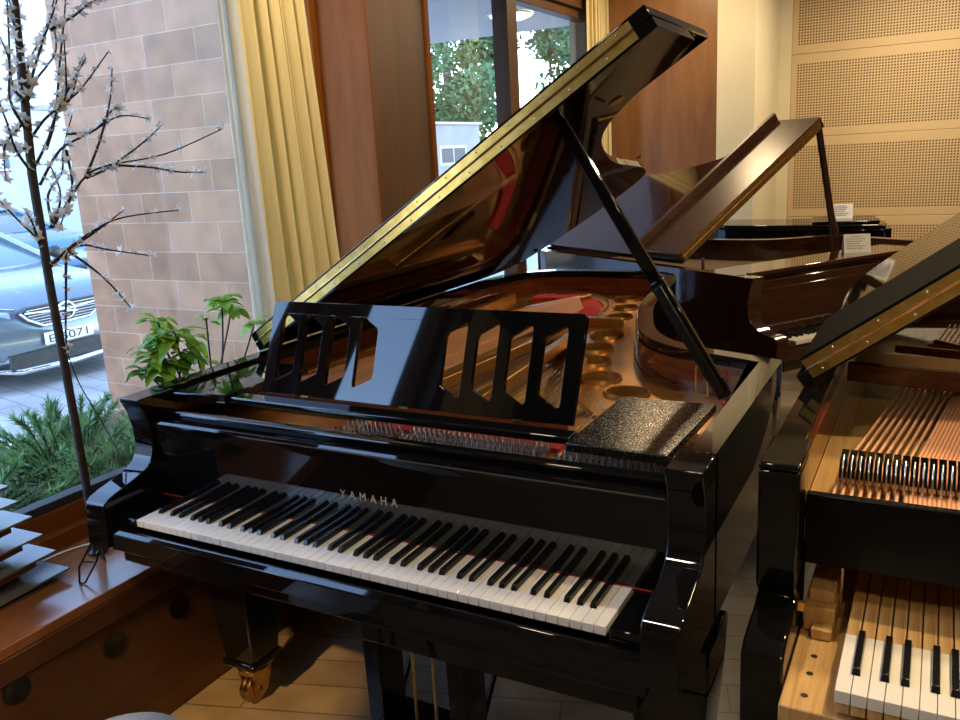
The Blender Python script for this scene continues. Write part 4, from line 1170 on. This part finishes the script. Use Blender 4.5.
bl_, bz = bB.y-bA.y, bA.z-GZ
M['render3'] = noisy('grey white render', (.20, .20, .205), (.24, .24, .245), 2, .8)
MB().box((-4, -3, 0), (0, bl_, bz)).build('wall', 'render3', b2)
MB().box((-4.05, -3.05, bz), (.06, bl_+.06, bz+.05)).build('roof', 'kerb', b2)
wa, wb = cam_pt(440, 146, -8.97), cam_pt(467, 164, -8.97)
y0_, y1_, z0_, z1_ = wa.y-bA.y, wb.y-bA.y, wb.z-GZ, wa.z-GZ
fr = MB().box((-.03, y0_, z0_), (.03, y1_, z1_)).build('window', 'kerb', b2)
ym = (y0_+y1_)/2
M['farglass'] = simple('dull window glass', (.07, .08, .085), .5, spec=.1)
MB().box((.025, y0_+.06, z0_+.06), (.04, ym-.03, z1_-.06)).build('pane', 'farglass', fr); MB().box((.025, ym+.03, z0_+.06), (.04, y1_-.06, z1_-.06)).build('pane', 'farglass', fr)

# trees
M['treeleaf'] = leafmat('tree foliage', (.035, .085, .03), (.10, .19, .075), .3, .6, 1.2)
M['treeleaf2'] = leafmat('pale tree foliage', (.06, .12, .055), (.14, .23, .11), .3, .6, 1.2)
M['trunk'] = noisy('grey trunk', (.08, .06, .05), (.14, .11, .09), 12, .9)
def tree(x, y, h, r, label, seed, mat, n=5200, zlo=.25):
    rd = random.Random(seed)
    e = empty('tree', (x, y, GZ), 0, label, 'tree', 'street trees')
    MB().tube([(0, 0, 0), (.05, .02, h*.4), (0, 0, h*.75)], [.22, .17, .08], 8).build('trunk', 'trunk', e, smooth=60)
    m = MB(); cl_ = []
    for i in range(26):
        a = rd.uniform(0, 6.283); rr = r*.72*math.sqrt(rd.random()); t = rd.uniform(zlo, .95)
        k = math.sin(math.pi*min(max((t-zlo*.6)/(1-zlo*.6), .05), .97))
        cl_.append((Vector((rr*k*math.cos(a), rr*k*math.sin(a), h*t)), r*rd.uniform(.25, .42)))
    for i in range(n):
        c, q = rd.choice(cl_)
        v = Vector((rd.gauss(0, 1), rd.gauss(0, 1), rd.gauss(0, 1))).normalized()*q*rd.uniform(.6, 1.05)
        p = c+v; s = rd.uniform(.055, .105)
        u = Vector((rd.uniform(-1, 1), rd.uniform(-1, 1), rd.uniform(-1, 1))).normalized(); w = u.orthogonal().normalized()
        m.add([tuple(p-u*s), tuple(p+w*s*.6), tuple(p+u*s), tuple(p-w*s*.6)], [(0, 1, 2, 3)])
    o = m.build('crown', mat, e, fix=False); o['kind'] = 'stuff'
    return e
tree(-10.8, 20.0, 7.4, 2.6, 'broad green tree filling the left pane of the far window', 21, 'treeleaf', 24000, .12)
tree(-8.0, 24.5, 7.8, 2.3, 'green tree behind the mullion of the far window', 22, 'treeleaf', 16000, .15)
tree(-6.2, 29.5, 6.6, 2.0, 'paler smaller tree in the right pane of the far window', 23, 'treeleaf2', 9000, .2)
tree(-24.5, 27.0, 9.5, 3.4, 'wide tree standing behind the low white building', 24, 'treeleaf2', 14000, .1)

# ================================================================== LIGHT
w = bpy.data.worlds.new('sky'); SC.world = w; w.use_nodes = True
nt = w.node_tree; bg = nt.nodes['Background']
sk = nt.nodes.new('ShaderNodeTexSky'); sk.sky_type = 'NISHITA'; sk.sun_disc = False
sk.sun_elevation = R(52); sk.sun_rotation = R(170); sk.air_density = 1.0; sk.dust_density = .25; sk.ozone_density = 1.0
hz = nt.nodes.new('ShaderNodeMixRGB'); hz.inputs['Fac'].default_value = .06; hz.inputs['Color2'].default_value = (1.15, 1.10, 1.02, 1)
nt.links.new(sk.outputs['Color'], hz.inputs['Color1']); nt.links.new(hz.outputs['Color'], bg.inputs['Color']); bg.inputs['Strength'].default_value = 1.45

def area(name, loc, rot, size, power, col, sy=None, spread=None):
    l = bpy.data.lights.new(name, 'AREA'); l.energy = power; l.color = col; l.size = size
    if sy: l.shape = 'RECTANGLE'; l.size_y = sy
    if spread: l.spread = R(spread)
    o = bpy.data.objects.new(name, l); COL.objects.link(o); o.location = loc; o.rotation_euler = rot
    return o
def spot(name, loc, target, power, col, ang=60, blend=.6, rad=.04):
    l = bpy.data.lights.new(name, 'SPOT'); l.energy = power; l.color = col; l.spot_size = R(ang); l.spot_blend = blend; l.shadow_soft_size = rad
    o = bpy.data.objects.new(name, l); COL.objects.link(o); o.location = loc
    o.rotation_euler = (Vector(target)-Vector(loc)).to_track_quat('-Z', 'Y').to_euler()
    return o
WARM = (1.0, .74, .42)
area('ceiling_or_fill_lamp', (.1, 4.0, 2.80), (0, 0, 0), .22, 18, WARM)
area('ceiling_or_fill_lamp', (1.6, 4.5, 2.80), (0, 0, 0), .25, 38, (1.0, .80, .54))
area('ceiling_or_fill_lamp', (2.6, 2.2, 2.80), (0, 0, 0), .25, 14, WARM)
area('ceiling_or_fill_lamp', (2.2, 1.1, 2.80), (0, 0, 0), .22, 24, WARM)
area('ceiling_or_fill_lamp', (2.4, -1.8, 2.80), (0, 0, 0), .22, 16, WARM)
spot('ceiling_or_fill_spot', (2.3, .3, 2.80), (1.75, .25, .9), 90, WARM, 40)
spot('ceiling_or_fill_spot', (.35, -2.5, 2.80), (-.0, .17, .0), 560, (1.0, .58, .20), 10.5, .7)  # added narrow spot, stands in for the unseen warm source near the floor
spot('ceiling_or_fill_spot', (1.7, -2.4, 2.80), (-.25, -.80, .4), 150, (1.0, .62, .28), 17)
area('ceiling_or_fill_lamp', (.75, -.9, 2.80), (0, 0, 0), .22, 12, (1.0, .82, .58))  # added fill lamp to brighten the blossoms and keys
spot('ceiling_or_fill_spot', (.35, 1.0, 2.80), (-.5, 1.45, 1.9), 60, WARM, 70)

SC.view_settings.view_transform = 'Standard'; SC.view_settings.look = 'None'
SC.view_settings.gamma = 1.0; SC.view_settings.use_curve_mapping = False
SC.view_settings.exposure = 0.33
